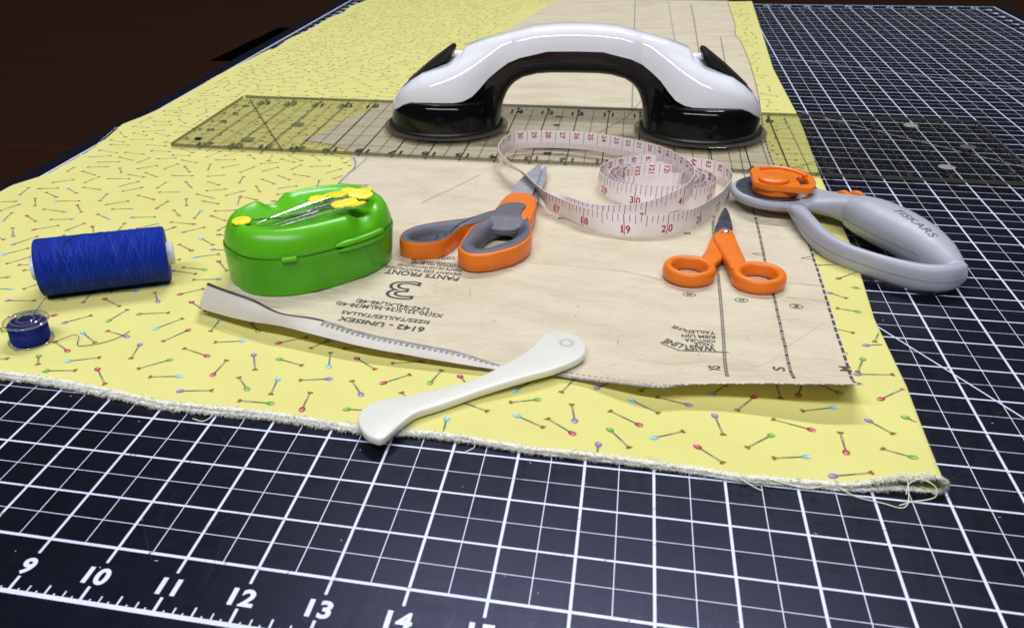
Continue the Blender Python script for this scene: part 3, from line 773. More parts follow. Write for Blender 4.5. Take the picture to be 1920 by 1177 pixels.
# --- the printed dressmaker's pins
INK = (0.060, 0.050, 0.045, 1)
SHAFT = (0.62, 0.60, 0.46, 1)
GOLD = (0.42, 0.24, 0.020, 1)
HEADC = {'r': ((0.42, 0.012, 0.045, 1), (0.75, 0.30, 0.36, 1)), 'p': ((0.24, 0.17, 0.42, 1), (0.50, 0.42, 0.66, 1)),
         'c': ((0.17, 0.50, 0.66, 1), (0.55, 0.78, 0.86, 1)), 'g': ((0.13, 0.36, 0.045, 1), (0.45, 0.65, 0.25, 1))}
def lay(x, y, lift):
    return (x, y, ftop(x, y) + lift)
def inside(x, y):
    return f_left(y) + 0.02 < x < f_right(y) - fold_t(y) * 0.45 and f_front(x) + 0.03 < y < FTOP - 0.05
def print_pin(hx, hy, tx, ty, kind, rich=True):
    d = Vector((tx - hx, ty - hy)); L = d.length; d.normalize()
    n = Vector((-d.y, d.x))
    dark, lite = HEADC[kind]
    hs = 0.74 if hy < 9 else max(0.58, 0.74 - (hy - 9) * 0.03)
    if hy > 9:                               # heads drawn smaller and browner further back
        kk = min(0.55, (hy - 9) * 0.045)
        dark = tuple(a * (1 - kk) + b * kk for a, b in zip(dark, (0.16, 0.13, 0.08, 1)))
    def strip(s0, s1, o0, o1, lift, c, k=6):
        for q in range(k):
            a = s0 + (s1 - s0) * q / k; b = s0 + (s1 - s0) * (q + 1) / k
            P = [(hx + d.x * s + n.x * o, hy + d.y * s + n.y * o) for s, o in ((a, o0), (b, o0), (b, o1), (a, o1))]
            if not all(inside(p[0], p[1]) for p in P): continue
            fab.add([lay(p[0], p[1], lift) for p in P], [(0, 1, 2, 3)], 0, c)
    def disc(cs, rs, rn, lift, c, off=0.0, k=12):
        P = []
        for i in range(k):
            a = 2 * math.pi * i / k
            s = cs + rs * math.cos(a); o = off + rn * math.sin(a)
            px_, py_ = hx + d.x * s + n.x * o, hy + d.y * s + n.y * o
            if not inside(px_, py_): return
            P.append(lay(px_, py_, lift))
        fab.add(P, [tuple(range(k))], 0, c)
    wd = 0.0135 if rich else 0.0135
    if rich:
        strip(0.05, L - 0.02, -wd * 0.62, wd * 0.62, 0.0035, SHAFT)
        strip(0.03, L - 0.01, wd * 0.55, wd * 1.15, 0.0045, INK)
        strip(0.03, L - 0.01, -wd * 1.15, -wd * 0.55, 0.0045, INK)
        strip(0.05, L * 0.6, -0.003, 0.003, 0.0050, INK)
        disc(0.03, 0.10 * hs, 0.076 * hs, 0.0050, dark)
        disc(0.015, 0.075 * hs, 0.055 * hs, 0.0060, tuple(0.6 * a + 0.4 * b for a, b in zip(dark, lite)))
        disc(-0.005, 0.034, 0.024, 0.0070, lite, 0.012)
        strip(L - 0.02, L + 0.018, -0.046, 0.052, 0.0050, GOLD)
        strip(L - 0.055, L - 0.02, -0.026, 0.032, 0.0055, GOLD)
        strip(L - 0.030, L - 0.012, -0.050, 0.036, 0.0065, (0.14, 0.07, 0.02, 1))
    else:
        strip(0.03, L, -wd * 0.8, wd * 0.8, 0.004, (0.34, 0.31, 0.13, 1), 2)
        disc(0.02, 0.085 * hs, 0.065 * hs, 0.006, dark, k=8)
        strip(L - 0.03, L + 0.02, -0.07, 0.07, 0.006, (0.25, 0.15, 0.03, 1), 1)

rnd = random.Random(11)
placed = []
for k, hx, hy, tx, ty in PRINT:
    mx, my = (hx + tx) / 2, (hy + ty) / 2
    placed.append((mx, my))
    print_pin(hx, hy, tx, ty, k, my < 16)
tracedp = []
for k, hx, hy, tx, ty in PRINT:
    tracedp += [(hx + (tx - hx) * q / 6, hy + (ty - hy) * q / 6) for q in range(7)]
def on_cloth(x, y):
    return f_left(y) + 0.25 < x < f_right(y) - 0.30 and f_front(x) + 0.15 < y < FTOP - 0.3
kinds = ['r', 'g', 'c', 'p']
gx = 0.36
ry = 3.4
row = 0
while ry < FTOP:
    x = -0.4 + (row % 2) * gx * 0.5
    while x < 22.5:
        px, py = x + rnd.uniform(-0.17, 0.17), ry + rnd.uniform(-0.15, 0.15)
        x += gx
        a = rnd.choice((0.1, 0.5, 1.45, 2.5, 2.9, 1.1, 3.3, 5.8)) + rnd.uniform(-0.2, 0.2)
        if rnd.random() < 0.5: a += math.pi
        lim = 0.90 if py < 9 else (0.78 if py < 17 else 0.5)
        if False and min(((px - q[0]) ** 2 + (py - q[1]) ** 2) for q in traced) < lim ** 2:
            continue
        l = 0.29 + rnd.uniform(-0.03, 0.05)
        hx, hy = px - l * math.cos(a), py - l * math.sin(a)
        tx, ty = px + l * math.cos(a), py + l * math.sin(a)
        if not (on_cloth(hx, hy) and on_cloth(tx, ty)):
            continue
        segp = [(hx + (tx - hx) * q / 6, hy + (ty - hy) * q / 6) for q in range(7)]
        cl = 0.225 if py < 17 else 0.25
        if any(abs(q[0] - px) < 1.3 and abs(q[1] - py) < 1.3 and (q[0] - w_[0]) ** 2 + (q[1] - w_[1]) ** 2 < cl * cl for q in tracedp for w_ in segp):
            continue
        if 10 < px < 19.6 and 7.2 < py < 45:          # hidden under the paper
            continue
        tracedp += segp
        print_pin(hx, hy, tx, ty, rnd.choice(kinds), py < 16)
    ry += 0.30
    row += 1
fab.fix = False
fabric = fab.build('fabric', M['cotton'], base=(10.5, 3.3, 0.0), smooth=True, angle=180)
tag(fabric, 'yellow cotton fabric folded double, printed all over with small dressmaking pins', 'fabric')
FBASE = (10.5, 3.3, 0.0)

# frayed raw edges
def fray(name, mat_, edge, count, lmin, lmax, seed, spread=0.5, droop=0.5, outward=(0, -1)):
    r = random.Random(seed)
    m_ = MB()
    for i in range(count):
        u = r.random()
        p, out_ = edge(u, r)
        l = r.uniform(lmin, lmax) * (0.7 + 0.6 * abs(noise.noise(Vector((p[0] * 3, p[1], seed)))))
        a = r.gauss(0, spread)
        dx = out_[0] * math.cos(a) - out_[1] * math.sin(a)
        dy = out_[0] * math.sin(a) + out_[1] * math.cos(a)
        dz = r.gauss(-droop, 0.45)
        q1 = Vector(p) + Vector((dx, dy, dz * 0.4)) * l * 0.5
        q2 = q1 + Vector((dx * 0.8 + r.gauss(0, .15), dy * 0.8, dz)) * l * 0.5
        q1.z = max(q1.z, 0.006); q2.z = max(q2.z, 0.005)
        w = r.uniform(0.004, 0.009)
        t = Vector((-dy, dx, 0)) * w
        up = Vector((0, 0, w))
        b = [Vector(p) + t, Vector(p) - t * 0.5 + up, Vector(p) - t * 0.5 - up]
        c = [q1 + t * .9, q1 - t * .45 + up * .9, q1 - t * .45 - up * .9]
        m_.add(b + c + [q2], [(0, 1, 4, 3), (1, 2, 5, 4), (2, 0, 3, 5), (3, 4, 6), (4, 5, 6), (5, 3, 6)])
    m_.fix = False
    o_ = m_.build(name, mat_, fabric, FBASE, smooth=True, angle=180)
    o_['kind'] = 'stuff'
    return o_
def raw_edge(name, mat_, yoff, zc, rad, seed):
    m_ = MB()
    rows = []
    for i in range(420):
        x = 3.0 + 17.78 * i / 419
        y = f_front(x) + yoff(x)
        row = []
        k_ = 1.0 + 0.35 * noise.noise(Vector((x * 5, seed, 0)))
        for j in range(10):
            a = 2 * math.pi * j / 10
            q = k_ * (1 + 0.28 * noise.noise(Vector((x * 14, j * 1.7, seed))))
            row.append((x, y + 0.045 * q * math.cos(a), max(0.004, zc(x, y) + rad * q * math.sin(a))))
        rows.append(row)
    m_.grid(rows, closed_u=True, cap=True)
    m_.build(name, mat_, fabric, FBASE)
raw_edge('raw_edge', M['fray'], lambda x: 0.0, lambda x, y: ftop(x, y + 0.05) - 0.016, 0.020, 1.0)
raw_edge('raw_edge', M['fray_white'], lambda x: -0.03 - 0.04 * smooth01((15.0 - x) / 5), lambda x, y: 0.036 + 0.02 * nz3(x, 5, 0.4, 9.0), 0.020, 2.0)
def edge_top(u, r):
    x = 3.0 + u * 17.75
    y = f_front(x)
    bk = r.random() ** 2 * 0.09
    return (x, y + bk - 0.01, ftop(x, y) + r.gauss(0.000, 0.010)), (0.15, -1)
def edge_under(u, r):
    x = 3.0 + u * 17.7
    y = f_front(x) - 0.07 * smooth01((15.0 - x) / 5)
    return (x, y - 0.03 + r.random() * 0.06, max(0.01, 0.038 + 0.02 * nz3(x, 5, 0.4, 9.0) + r.gauss(0, 0.016))), (0.10, -1)
def edge_fold(u, r):
    a = -math.pi / 2 + math.pi * u
    T = fold_t(3.3); xr = f_right(3.3)
    return (xr - T / 2 + T / 2 * math.cos(a), 3.30, 0.014 + (T / 2 - 0.007) * (1 + math.sin(a))), (0.35, -1)
def edge_left(u, r):
    y = 6 + u ** 0.8 * 38
    x = f_left(y)
    return (x + 0.02, y, ftop(x, y)), (-1, 0.1)
fray('frayed_edge', M['fray'], edge_top, 12000, 0.05, 0.15, 1, 0.7, 0.35)
fray('frayed_edge', M['fray_white'], edge_under, 11000, 0.05, 0.15, 2, 0.6, 0.1)
fray('frayed_edge', M['fray'], edge_fold, 900, 0.05, 0.12, 3)
fray('frayed_edge', M['fray_white'], edge_left, 1800, 0.04, 0.12, 4)

def loose(name, pts, r, mat_, parent, base, n=40):
    m_ = MB()
    m_.tube(catmull(pts, n), r, 6)
    return m_.build(name, mat_, parent, base)
xr0 = f_right(3.3)
loose('loose_thread', [(18.6, 3.02, .10), (19.1, 2.98, .05), (19.45, 3.05, .09), (19.75, 2.92, .04), (20.1, 2.86, .02), (20.32, 2.80, .02), (20.42, 2.93, .06), (20.42, 3.16, .22), (20.36, 3.26, .27)], 0.008, M['fray'], fabric, FBASE)
loose('loose_thread', [(20.40, 3.02, .10), (20.44, 3.14, .20), (20.60, 3.22, .24), (20.78, 3.16, .19), (20.80, 3.08, .08), (20.68, 3.04, .03), (20.50, 2.98, .02), (20.30, 2.86, .015)], 0.008, M['fray'], fabric, FBASE)
loose('loose_thread', [(9.92, 3.33, .06), (9.97, 3.18, .05), (9.86, 3.06, .012), (9.66, 3.10, .012)], 0.008, M['fray_white'], fabric, FBASE, 20)
loose('loose_thread', [(14.0, 3.25, .12), (14.25, 3.2, .15), (14.32, 3.1, .06), (14.2, 3.0, .02)], 0.007, M['fray'], fabric, FBASE, 20)
loose('loose_thread', [(18.1, 3.05, .1), (18.35, 2.9, .05), (18.5, 2.84, .02)], 0.008, M['fray'], fabric, FBASE, 14)
loose('loose_thread', [(12.2, 3.35, .15), (12.35, 3.22, .19), (12.6, 3.2, .17), (12.75, 3.26, .16)], 0.007, M['fray_white'], fabric, FBASE, 16)
loose('loose_thread', [(16.9, 3.2, .17), (17.05, 3.1, .2), (16.95, 3.02, .14)], 0.007, M['fray'], fabric, FBASE, 12)

# ====================================================== the sewing pattern
PL = [(6.352, 8.35)] + [(p[1], p[0]) for p in PAP_LEFT]
PR = [(PAP_CORNER[0][1], PAP_CORNER[0][0])] + [(p[1], p[0]) for p in PAP_RIGHT]
PB = [(p[0], p[1]) for p in FLAP_CREASE] + [(p[0], p[1]) for p in PAP_BOTTOM] + [(PAP_CORNER[0][0], PAP_CORNER[0][1])]
PZ = [(p[0], p[2]) for p in FLAP_CREASE] + [(p[0], p[2]) for p in PAP_BOTTOM] + [(PAP_CORNER[0][0], PAP_CORNER[0][2])]
CRS = []
for c in CREASES:
    CRS.append([Vector((p[0], p[1])) for p in c])
def seg_dist(p, a, b):
    d = b - a
    t = max(0, min(1, (p - a).dot(d) / d.length_squared))
    return (p - a - d * t).length
def hp(x, y):
    """height of the tissue"""
    if y > 16.4:
        k = 0.35 if 16.4 < y < 23.2 else 1.0
        return 0.122 + k * (0.006 * nz3(x, y, 0.6, 4.0) + 0.004 * nz3(x, y * 1.6, 1.3, 8.0))
    yb = interp(PB, x); zb = interp(PZ, x)
    d = max(0.0, y - yb)
    z = 0.125 + (zb - 0.125) * math.exp(-(d / 0.62) ** 1.6)
    z += 0.012 * nz3(x * 0.30 + y * 0.2, y, 2.6, 21.0) + 0.007 * nz3(x * 0.35 - y * 0.3, y, 6.0, 31.0) * (0.5 + nz3(x, y, 0.5, 40.0))
    z += 0.014 * nz3(x, y * 1.5, 0.8, 4.0) + 0.007 * nz3(x, y * 2.4, 1.9, 8.0) + 0.004 * nz3(x * 0.6, y * 2.0, 4.0, 12.0)
    p = Vector((x, y))
    for i, c in enumerate(CRS):
        dd = min(seg_dist(p, a, b) for a, b in zip(c, c[1:]))
        z += (0.034 if i < 3 else 0.008) * math.exp(-dd / 0.07)
    return max(z, ftop(x, y) + 0.006) if y < 9 else z
pap = MB()
rows = []
NV, NS = 230, 150
for i in range(NV + 1):
    v = (i / NV) ** 1.9
    row = []
    for j in range(NS + 1):
        s = j / NS
        xb = 8.35 + (PAP_CORNER[0][0] - 8.35) * s
        yb = interp(PB, xb)
        y = yb + v * (46.3 - yb)
        x = interp(PL, y) + (interp(PR, y) - interp(PL, y)) * s
        row.append((x, y, hp(x, y)))
    rows.append(row)
pap.grid(rows)
# the strip along the near edge, folded up and over towards the sheet
cr = catmull(FLAP_CREASE, 90); tp = catmull(FLAP_TOP, 90)
rows = []
for q in range(9):
    w_ = q / 8
    row = []
    for a, b in zip(cr, tp):
        p = a.lerp(b, w_)
        bow = math.sin(w_ * math.pi) * 0.10 * (b - a).length
        row.append((p.x, p.y - bow, p.z + 0.002 + 0.01 * nz3(p.x * 2, w_ * 3, 1.0, 5.0)))
    rows.append(row)
pap.grid(rows, mi=2)
def flap(u, w_, lift=0.004):
    f = u * 89; i = min(88, int(f)); t = f - i
    a = cr[i].lerp(cr[i + 1], t); b = tp[i].lerp(tp[i + 1], t)
    p = a.lerp(b, w_)
    bow = math.sin(w_ * math.pi) * 0.10 * (b - a).length
    nrm = (b - a).cross(Vector((1, -0.3, 0))).normalized()
    return (p.x, p.y - bow - lift * 1.5, p.z + lift + 0.002 + 0.01 * nz3(p.x * 2, w_ * 3, 1.0, 5.0))
# printed border on the strip
def fl_strip(u0, u1, w0, w1, mi, k=20, lift=0.004):
    for q in range(k):
        a = u0 + (u1 - u0) * q / k; b = u0 + (u1 - u0) * (q + 1) / k
        pap.quad(flap(a, w0, lift), flap(b, w0, lift), flap(b, w1, lift), flap(a, w1, lift), mi)
fl_strip(0.0, 0.44, 0.91, 1.0, 1, 40)
fl_strip(0.0, 0.012, 0.0, 1.0, 1, 1)
u = 0.44
rnd = random.Random(3)
fl_strip(0.44, 0.99, 0.86, 0.99, 3, 40)
while u < 0.97:
    fl_strip(u, u + 0.009, 0.70, 0.86, 3, 1, 0.005)
    u += 0.017
# border along the near edge where the sheet lies open
def edge_pt(x, inset, lift=0.004):
    y = interp(PB, x) + inset
    return (x, y, hp(x, y) + lift)
def edge_strip(x0, x1, i0, i1, mi, k=10, lift=0.004):
    for q in range(k):
        a = x0 + (x1 - x0) * q / k; b = x0 + (x1 - x0) * (q + 1) / k
        pap.quad(edge_pt(a, i0, lift), edge_pt(b, i0, lift), edge_pt(b, i1, lift), edge_pt(a, i1, lift), mi)
x = 15.35
while x < 17.4:
    w_ = 0.06
    edge_strip(x, x + w_, 0.002, 0.07 + 0.07 * abs(nz3(x, 0, 3.0)), 3, 2)
    x += w_ + rnd.choice((0.0, 0.0, 0.0, 0.015))
x = 15.4
while x < 17.2:
    edge_strip(x, x + 0.05, 0.16, 0.19, 3, 1)
    x += 0.1
x = 17.2
while x < PAP_CORNER[0][0] - 0.25:
    edge_strip(x, x + 0.16, 0.010, 0.032, 1, 2)
    edge_strip(x + 0.19, x + 0.24, 0.010, 0.028, 1, 1)
    x += 0.29
edge_strip(17.3, PAP_CORNER[0][0] - 0.02, 0.0, 0.007, 1, 20)
# lettering, upside down as the sheet lies with its far side up
def paper_text(s, ax, ay, bx, by, h, mi=1, bold=0.012, outline=False):
    d = Vector((bx - ax, by - ay)); e = d.normalized(); L = d.length
    n = Vector((-e.y, e.x))                      # up the letters: towards the viewer
    if n.y > 0: n = -n
    def fn(u, v):
        x = ax + d.x * u + n.x * h * (v - 0.5); y = ay + d.y * u + n.y * h * (v - 0.5)
        return (x, y, hp(x, y) + 0.008)
    put_text(pap, s, fn, mi, bold=bold, outline=outline)
for s, ax, ay, bx, by, h in PAP_TEXT:
    paper_text(s, ax, ay, bx, by, h, bold=0.022 if h > 0.18 else 0.014)
def fn3(u, v):
    x = BIG3[0] + 0.32 - 0.64 * u; y = BIG3[1] + 0.44 - 0.88 * v
    return (x, y, hp(x, y) + 0.006)
vs, fs, wd3 = text2d('3', 0.0, 1.0, True)
cu_ = bpy.data.curves  # outlined figure: tube outline is flattened on to the sheet
pap.add([fn3(a / wd3, b) for a, b in vs], fs, 1)
def pline(pts, w_, mi=1, lift=0.005, k=6):
    for a, b in zip(pts, pts[1:]):
        a = Vector(a[:2]); b = Vector(b[:2])
        d = b - a
        n = Vector((-d.y, d.x)).normalized() * w_ / 2
        for q in range(k):
            p0 = a + d * q / k; p1 = a + d * (q + 1) / k
            Q = [p0 - n, p1 - n, p1 + n, p0 + n]
            pap.add([(p.x, p.y, hp(p.x, p.y) + lift) for p in Q], [(0, 1, 2, 3)], mi)
def dashes(pts, pattern, w_, off=0.0, mi=1):
    P = catmull([(p[0], p[1], 0) for p in pts], 400)
    s = 0.0; i = 0; k = 0
    L = [0.0]
    for a, b in zip(P, P[1:]): L.append(L[-1] + (b - a).length)
    def at(s):
        j = 0
        lo, hi = 0, len(L) - 2
        while lo < hi:
            md = (lo + hi + 1) // 2
            if L[md] <= s: lo = md
            else: hi = md - 1
        t = (s - L[lo]) / max(1e-9, L[lo + 1] - L[lo])
        d = (P[lo + 1] - P[lo]).normalized()
        return P[lo].lerp(P[lo + 1], t) + Vector((-d.y, d.x, 0)) * off
    while s < L[-1] - 0.1:
        on, gap = pattern[k % len(pattern)]
        pline([at(s), at(min(L[-1], s + on))], w_, mi, k=2)
        s += on + gap; k += 1
for off in (-0.017, 0.017):
    dashes(LINE_XS, [(0.045, 0.03)], 0.028, off)
for off in (-0.015, 0.015):
    dashes(LINE_S, [(0.11, 0.035), (0.045, 0.035), (0.045, 0.035)], 0.027, off)
edge_r = [(PAP_CORNER[0][0] - 0.06, PAP_CORNER[0][1] + 0.05)] + [(p[0] - 0.05, p[1]) for p in PAP_RIGHT[:6]]
for off in (-0.013, 0.013):
    dashes(edge_r, [(0.20, 0.07)], 0.024, off)
dashes([(p[0] - 0.04, p[1]) for p in PAP_RIGHT[5:]], [(0.24, 0.12)], 0.035)
dashes([(18.42, 13.25), (18.55, 18), (18.8, 26), (19.0, 38), (19.05, 45)], [(0.05, 0.05)], 0.04)
dashes([(19.38, 13.6), (19.42, 18), (19.7, 26), (20.0, 36)], [(0.11, 0.06)], 0.035)
pline([(16.35, 23.0), (16.15, 45.8)], 0.05, 3, k=60)
pline([(18.1, 24.0), (17.9, 45.8)], 0.035, 3, k=60)
pline([(13.9, 16.6), (16.2, 22), (17.6, 29)], 0.035, 3, k=30)
pline([(11.30, 13.2), (12.4, 15.6)], 0.02, 3, k=20)
for w2 in WLINE: pline(w2, 0.022)
for t3 in NOTCH: pline(t3 + [t3[0]], 0.014)
pline(EDGELINE, 0.05, 3); pline(EDGELINE2, 0.035, 3)
for i, (bx, by) in enumerate(BARS):
    for q in range(3):
        pline([(bx - 0.055 + 0.05 * q, by - 0.16), (bx - 0.035 + 0.05 * q, by + 0.16)], 0.030, 3, k=2)
for (cx, cy), s in zip(CIRC, ('XS', 'S', 'M')):
    ring = [(cx + 0.12 * math.cos(a * math.pi / 12), cy + 0.085 * math.sin(a * math.pi / 12)) for a in range(25)]
    pline(ring, 0.018, k=1)
    def fnc(u, v, cx=cx, cy=cy):
        x = cx + 0.05 - 0.10 * v; y = cy - 0.05 + 0.10 * u
        return (x, y, hp(x, y) + 0.005)
    put_text(pap, s, fnc, 1, bold=0.02)
for (cx, cy), s, hh in zip([(LETT[0][0] - 0.10, LETT[0][1]), (LETT[1][0] - 0.07, LETT[1][1]), (LETT[2][0] - 0.07, LETT[2][1])], ('XS', 'S', 'M'), (0.16, 0.12, 0.13)):
    def fnl(u, v, cx=cx, cy=cy, hh=hh, s=s):
        hh = hh * 1.35
        x = cx + 0.10 - 0.20 * v; y = cy - hh / 2 + hh * u
        return (x, y, hp(x, y) + 0.005)
    put_text(pap, s, fnl, 1, bold=0.02)
# folds where the tissue doubles over itself
for i, c in enumerate(CREASES[:4]):
    P_ = catmull([(p[0], p[1], 0) for p in c], 40)
    for j in range(39):
        wv = (0.020, 0.024, 0.020, 0.011)[i] * (0.55 + 0.9 * abs(noise.noise(Vector((j * 0.23, i, 2.0)))))
        pline([P_[j], P_[j + 1]], wv, 4, 0.0035, 1)
# stray short marks
for a, b in (((15.55, 8.0), (15.56, 8.12)), ((15.52, 7.6), (15.53, 7.68)), ((16.35, 6.6), (16.38, 6.8)), ((14.0, 7.2), (14.07, 7.12)), ((17.75, 6.45), (17.78, 6.52)), ((13.35, 8.45), (13.4, 8.1))):
    pline([a, b], 0.012, 3, k=2)
pap.fix = False
paper = pap.build('sewing_pattern', [M['paper'], M['ink'], M['paper_back'], M['ink_grey'], M['paper_fold']], base=(14, 10, 0.12), smooth=True, angle=180)
tag(paper, 'creased cream tissue sewing pattern for pants lying on the yellow fabric', 'sewing pattern')

# =============================================================== the ruler
RX0, RX1, RY0, RY1, RZ0, RZ1 = 2.70, 26.68, 16.76, 22.70, 0.142, 0.262
RB = (14.7, 19.7, RZ0)
ruler = thing('ruler', RB, 'long clear acrylic quilting ruler with black grid lines lying across the fabric', 'ruler')
mb = MB()
mb.slab(rounded_rect(RX0, RX1, RY0, RY1, 0.09, 4), RZ0, RZ1, 0.012)
mb.build('blade', M['acrylic'], ruler, RB, smooth=False)
mb = MB()                                        # sawn edges read darker than the faces
g = 0.004
mb.box(RX0 + 0.05, RX1 - 0.05, RY0 - g, RY0 - 0.001, RZ0 + 0.01, RZ1 - 0.01)
mb.box(RX0 + 0.05, RX1 - 0.05, RY1 + 0.001, RY1 + g, RZ0 + 0.01, RZ1 - 0.01)
mb.box(RX0 - g, RX0 - 0.001, RY0 + 0.05, RY1 - 0.05, RZ0 + 0.01, RZ1 - 0.01)
mb.box(RX1 + 0.001, RX1 + g, RY0 + 0.05, RY1 - 0.05, RZ0 + 0.01, RZ1 - 0.01)
mb.build('edge', M['acrylic_edge'], ruler, RB, smooth=False)
mb = MB()
zp = RZ0 + 0.004
def rl(x0, y0, x1, y1, w, z=zp):
    d = Vector((x1 - x0, y1 - y0)); n = Vector((-d.y, d.x)).normalized() * w / 2
    mb.quad((x0 - n.x, y0 - n.y, z), (x1 - n.x, y1 - n.y, z), (x1 + n.x, y1 + n.y, z), (x0 + n.x, y0 + n.y, z))
def rx(n): return 26.62 - n
for n in range(0, 24):
    x = rx(n)
    if RX0 + .1 < x < RX1: rl(x, RY0 + 0.03, x, RY1 - 0.03, 0.030)
    x = rx(n + 0.5)
    if RX0 + .1 < x: rl(x, RY0 + 0.03, x, RY1 - 0.03, 0.013, zp + 0.0008)
for k in range(1, 24):
    y = RY0 + 0.02 + k * 0.248
    rl(RX0 + 0.04, y, RX1 - 0.04, y, 0.022 if k % 4 == 0 else (0.013 if k % 2 == 0 else 0.008), zp + 0.0016)
for k in range(0, 24 * 8):
    x = rx(k / 8)
    if x < RX0 + 0.05: continue
    h = 0.12 if k % 4 else 0.18
    if k % 8 == 0: continue
    rl(x, RY0 + 0.01, x, RY0 + 0.01 + h, 0.009, zp + 0.0024)
    rl(x, RY1 - 0.01 - h, x, RY1 - 0.01, 0.009, zp + 0.0024)
for n in range(1, 24):
    x = rx(n)
    z = zp + 0.003
    mb.add([(x - 0.055, RY0 + 0.02, z), (x + 0.055, RY0 + 0.02, z), (x, RY0 + 0.17, z)], [(0, 1, 2)])
    mb.add([(x - 0.075, RY1 - 0.02, z), (x, RY1 - 0.20, z), (x + 0.075, RY1 - 0.02, z)], [(0, 1, 2)])
    s = str(n); h = 0.40
    w_ = text_aspect(s, 0.01) * h * 0.95
    put_text(mb, s, lambda u, v, x=x, w_=w_, h=h: (x + w_ / 2 - w_ * u, RY0 + 0.64 - h * v, zp + 0.003), bold=0.010)
    put_text(mb, s, lambda u, v, x=x, w_=w_, h=h: (x - w_ / 2 + w_ * u, RY1 - 0.66 + h * v, zp + 0.003), bold=0.010)
for k in range(1, 6):
    s = str(k)
    for xx in (RX0 + 0.35, RX1 - 0.55, 13.94):
        put_text(mb, s, lambda u, v, xx=xx, k=k: (xx + 0.22 * v, RY0 + k - 0.1 + 0.2 * u, zp + 0.003), bold=0.02)
    z = zp + 0.003
    mb.add([(RX0 + 0.02, RY0 + k - 0.07, z), (RX0 + 0.2, RY0 + k, z), (RX0 + 0.02, RY0 + k + 0.07, z)], [(0, 1, 2)])
rl(2.97, 22.6, 6.25, 16.9, 0.028, zp + 0.004)
rl(20.2, 16.9, 26.0, 22.6, 0.02, zp + 0.004)
rl(24.6, 22.6, 21.2, 16.9, 0.02, zp + 0.004)
# star printed in the middle of the blade
star = []
for i in range(16):
    r_ = 0.36 if i % 2 == 0 else 0.15
    star.append((15.98 + r_ * math.cos(i * math.pi / 8), 19.0 + r_ * math.sin(i * math.pi / 8), zp + 0.0045))
mb.add(star, [tuple(range(16))])
mb.fix = False
mb.build('printed_scale', M['rule_ink'], ruler, RB, smooth=False)
for x, y, key in ((4.76, 17.86, 'dot_mid'), (5.76, 19.74, 'dot_mid'), (24.73, 22.15, 'dot'), (24.71, 18.05, 'dot'), (25.78, 20.05, 'dot_grey')):
    mb = MB()
    mb.lathe([(0.001, -0.012), (0.20, -0.012), (0.215, -0.004), (0.20, 0.0), (0.001, 0.0)], 28, (x, y, RZ0 + 0.016))
    mb.build('grip_dot', M[key], ruler, RB)

# =================================================== suction grab handle
HA = Vector((10.70, 20.0, 0)); he = Vector((math.cos(math.radians(3)), math.sin(math.radians(3)), 0)); hn = Vector((-he.y, he.x, 0))
HB = (14.5, 20.2, RZ1)
HZ = RZ1
def HP(s, y, z):
    return HA + he * (s + 3.81) + hn * y + Vector((0, 0, z))
handle = thing('suction_handle', HB, 'white and black double suction cup grab handle standing on the clear ruler', 'grab handle')
TOPP = [(0, 3.25), (0.6, 3.235), (1.25, 3.175), (2.04, 2.98), (2.6, 2.84), (3.0, 2.70), (3.27, 2.59), (3.42, 2.38), (3.75, 2.20), (4.1, 2.07), (4.54, 1.92), (4.9, 1.70), (5.2, 1.46), (5.4, 1.20), (5.52, 1.00), (5.58, 0.84)]
SPLP = [(0, 2.60), (0.8, 2.585), (1.2, 2.49), (1.6, 2.40), (1.95, 2.24), (2.2, 2.07), (2.5, 1.84), (2.75, 1.56), (2.95, 1.37), (3.2, 1.26), (3.45, 1.225), (4.3, 1.215), (4.8, 1.18), (5.05, 1.08), (5.3, 0.90), (5.5, 0.76), (5.58, 0.72)]
UNDP = [(0, 1.915), (0.7, 1.91), (1.1, 1.875), (1.5, 1.77), (1.75, 1.62), (1.9, 1.45), (2.0, 1.27), (2.08, 1.05), (2.13, 0.85), (2.15, 0.62), (2.16, 0.40)]
PC, PRAD = 3.90, 1.72
def hw_white(d):
    a = 0.66
    if d > 1.5:
        t = smooth01((d - 1.5) / 2.1)
        q = 1.0 - min(1.0, abs((d - 3.75) / 1.83)) ** 2.4
        pod = 1.30 * max(0.0, q) ** 0.5
        a = (1 - t) * 0.66 + t * pod if d < 3.75 else pod
    return max(a, 0.03)
def section(n, w, za, zb, e1, e2):
    """half section from (-w, za) over zb to (+w, za)"""
    out = []
    for i in range(n + 1):
        a = math.pi * i / n
        c, s_ = math.cos(a), math.sin(a)
        out.append((-w * math.copysign(abs(c) ** e1, c), za + (zb - za) * abs(s_) ** e2))
    return out
ds = sorted(set([i * 0.05 for i in range(0, 112)] + [5.56, 5.575]))
ss = [-d for d in reversed(ds) if d > 0] + ds
mb = MB()
rows = []
for s in ss:
    d = abs(s)
    w = hw_white(d); zs = interp(SPLP, d); zt = max(zs + 0.02, interp(TOPP, d))
    sec = section(28, w, zs, zt, 0.62, 0.80)
    if 2.04 < d < 3.75:                          # the shoulder is only a ridge along the crown
        zl_ = 2.98 + (2.20 - 2.98) * (d - 2.04) / (3.75 - 2.04)
        low = section(28, w, zs, zl_, 0.62, 0.80)
        sec = [(y, zb_ + (za_ - zb_) * smooth01((0.62 - abs(y)) / 0.28)) for (y, za_), (_, zb_) in zip(sec, low)]
    inner = [(y * 0.93, zs - 0.01) for y in (w, 0.5 * w, -0.5 * w, -w)]
    rows.append([HP(s, y, z) for y, z in sec + inner])
mb.grid(rows, closed_u=True, cap=True)
white = mb.build('white_shell', M['white_gloss'], handle, HB, angle=50)
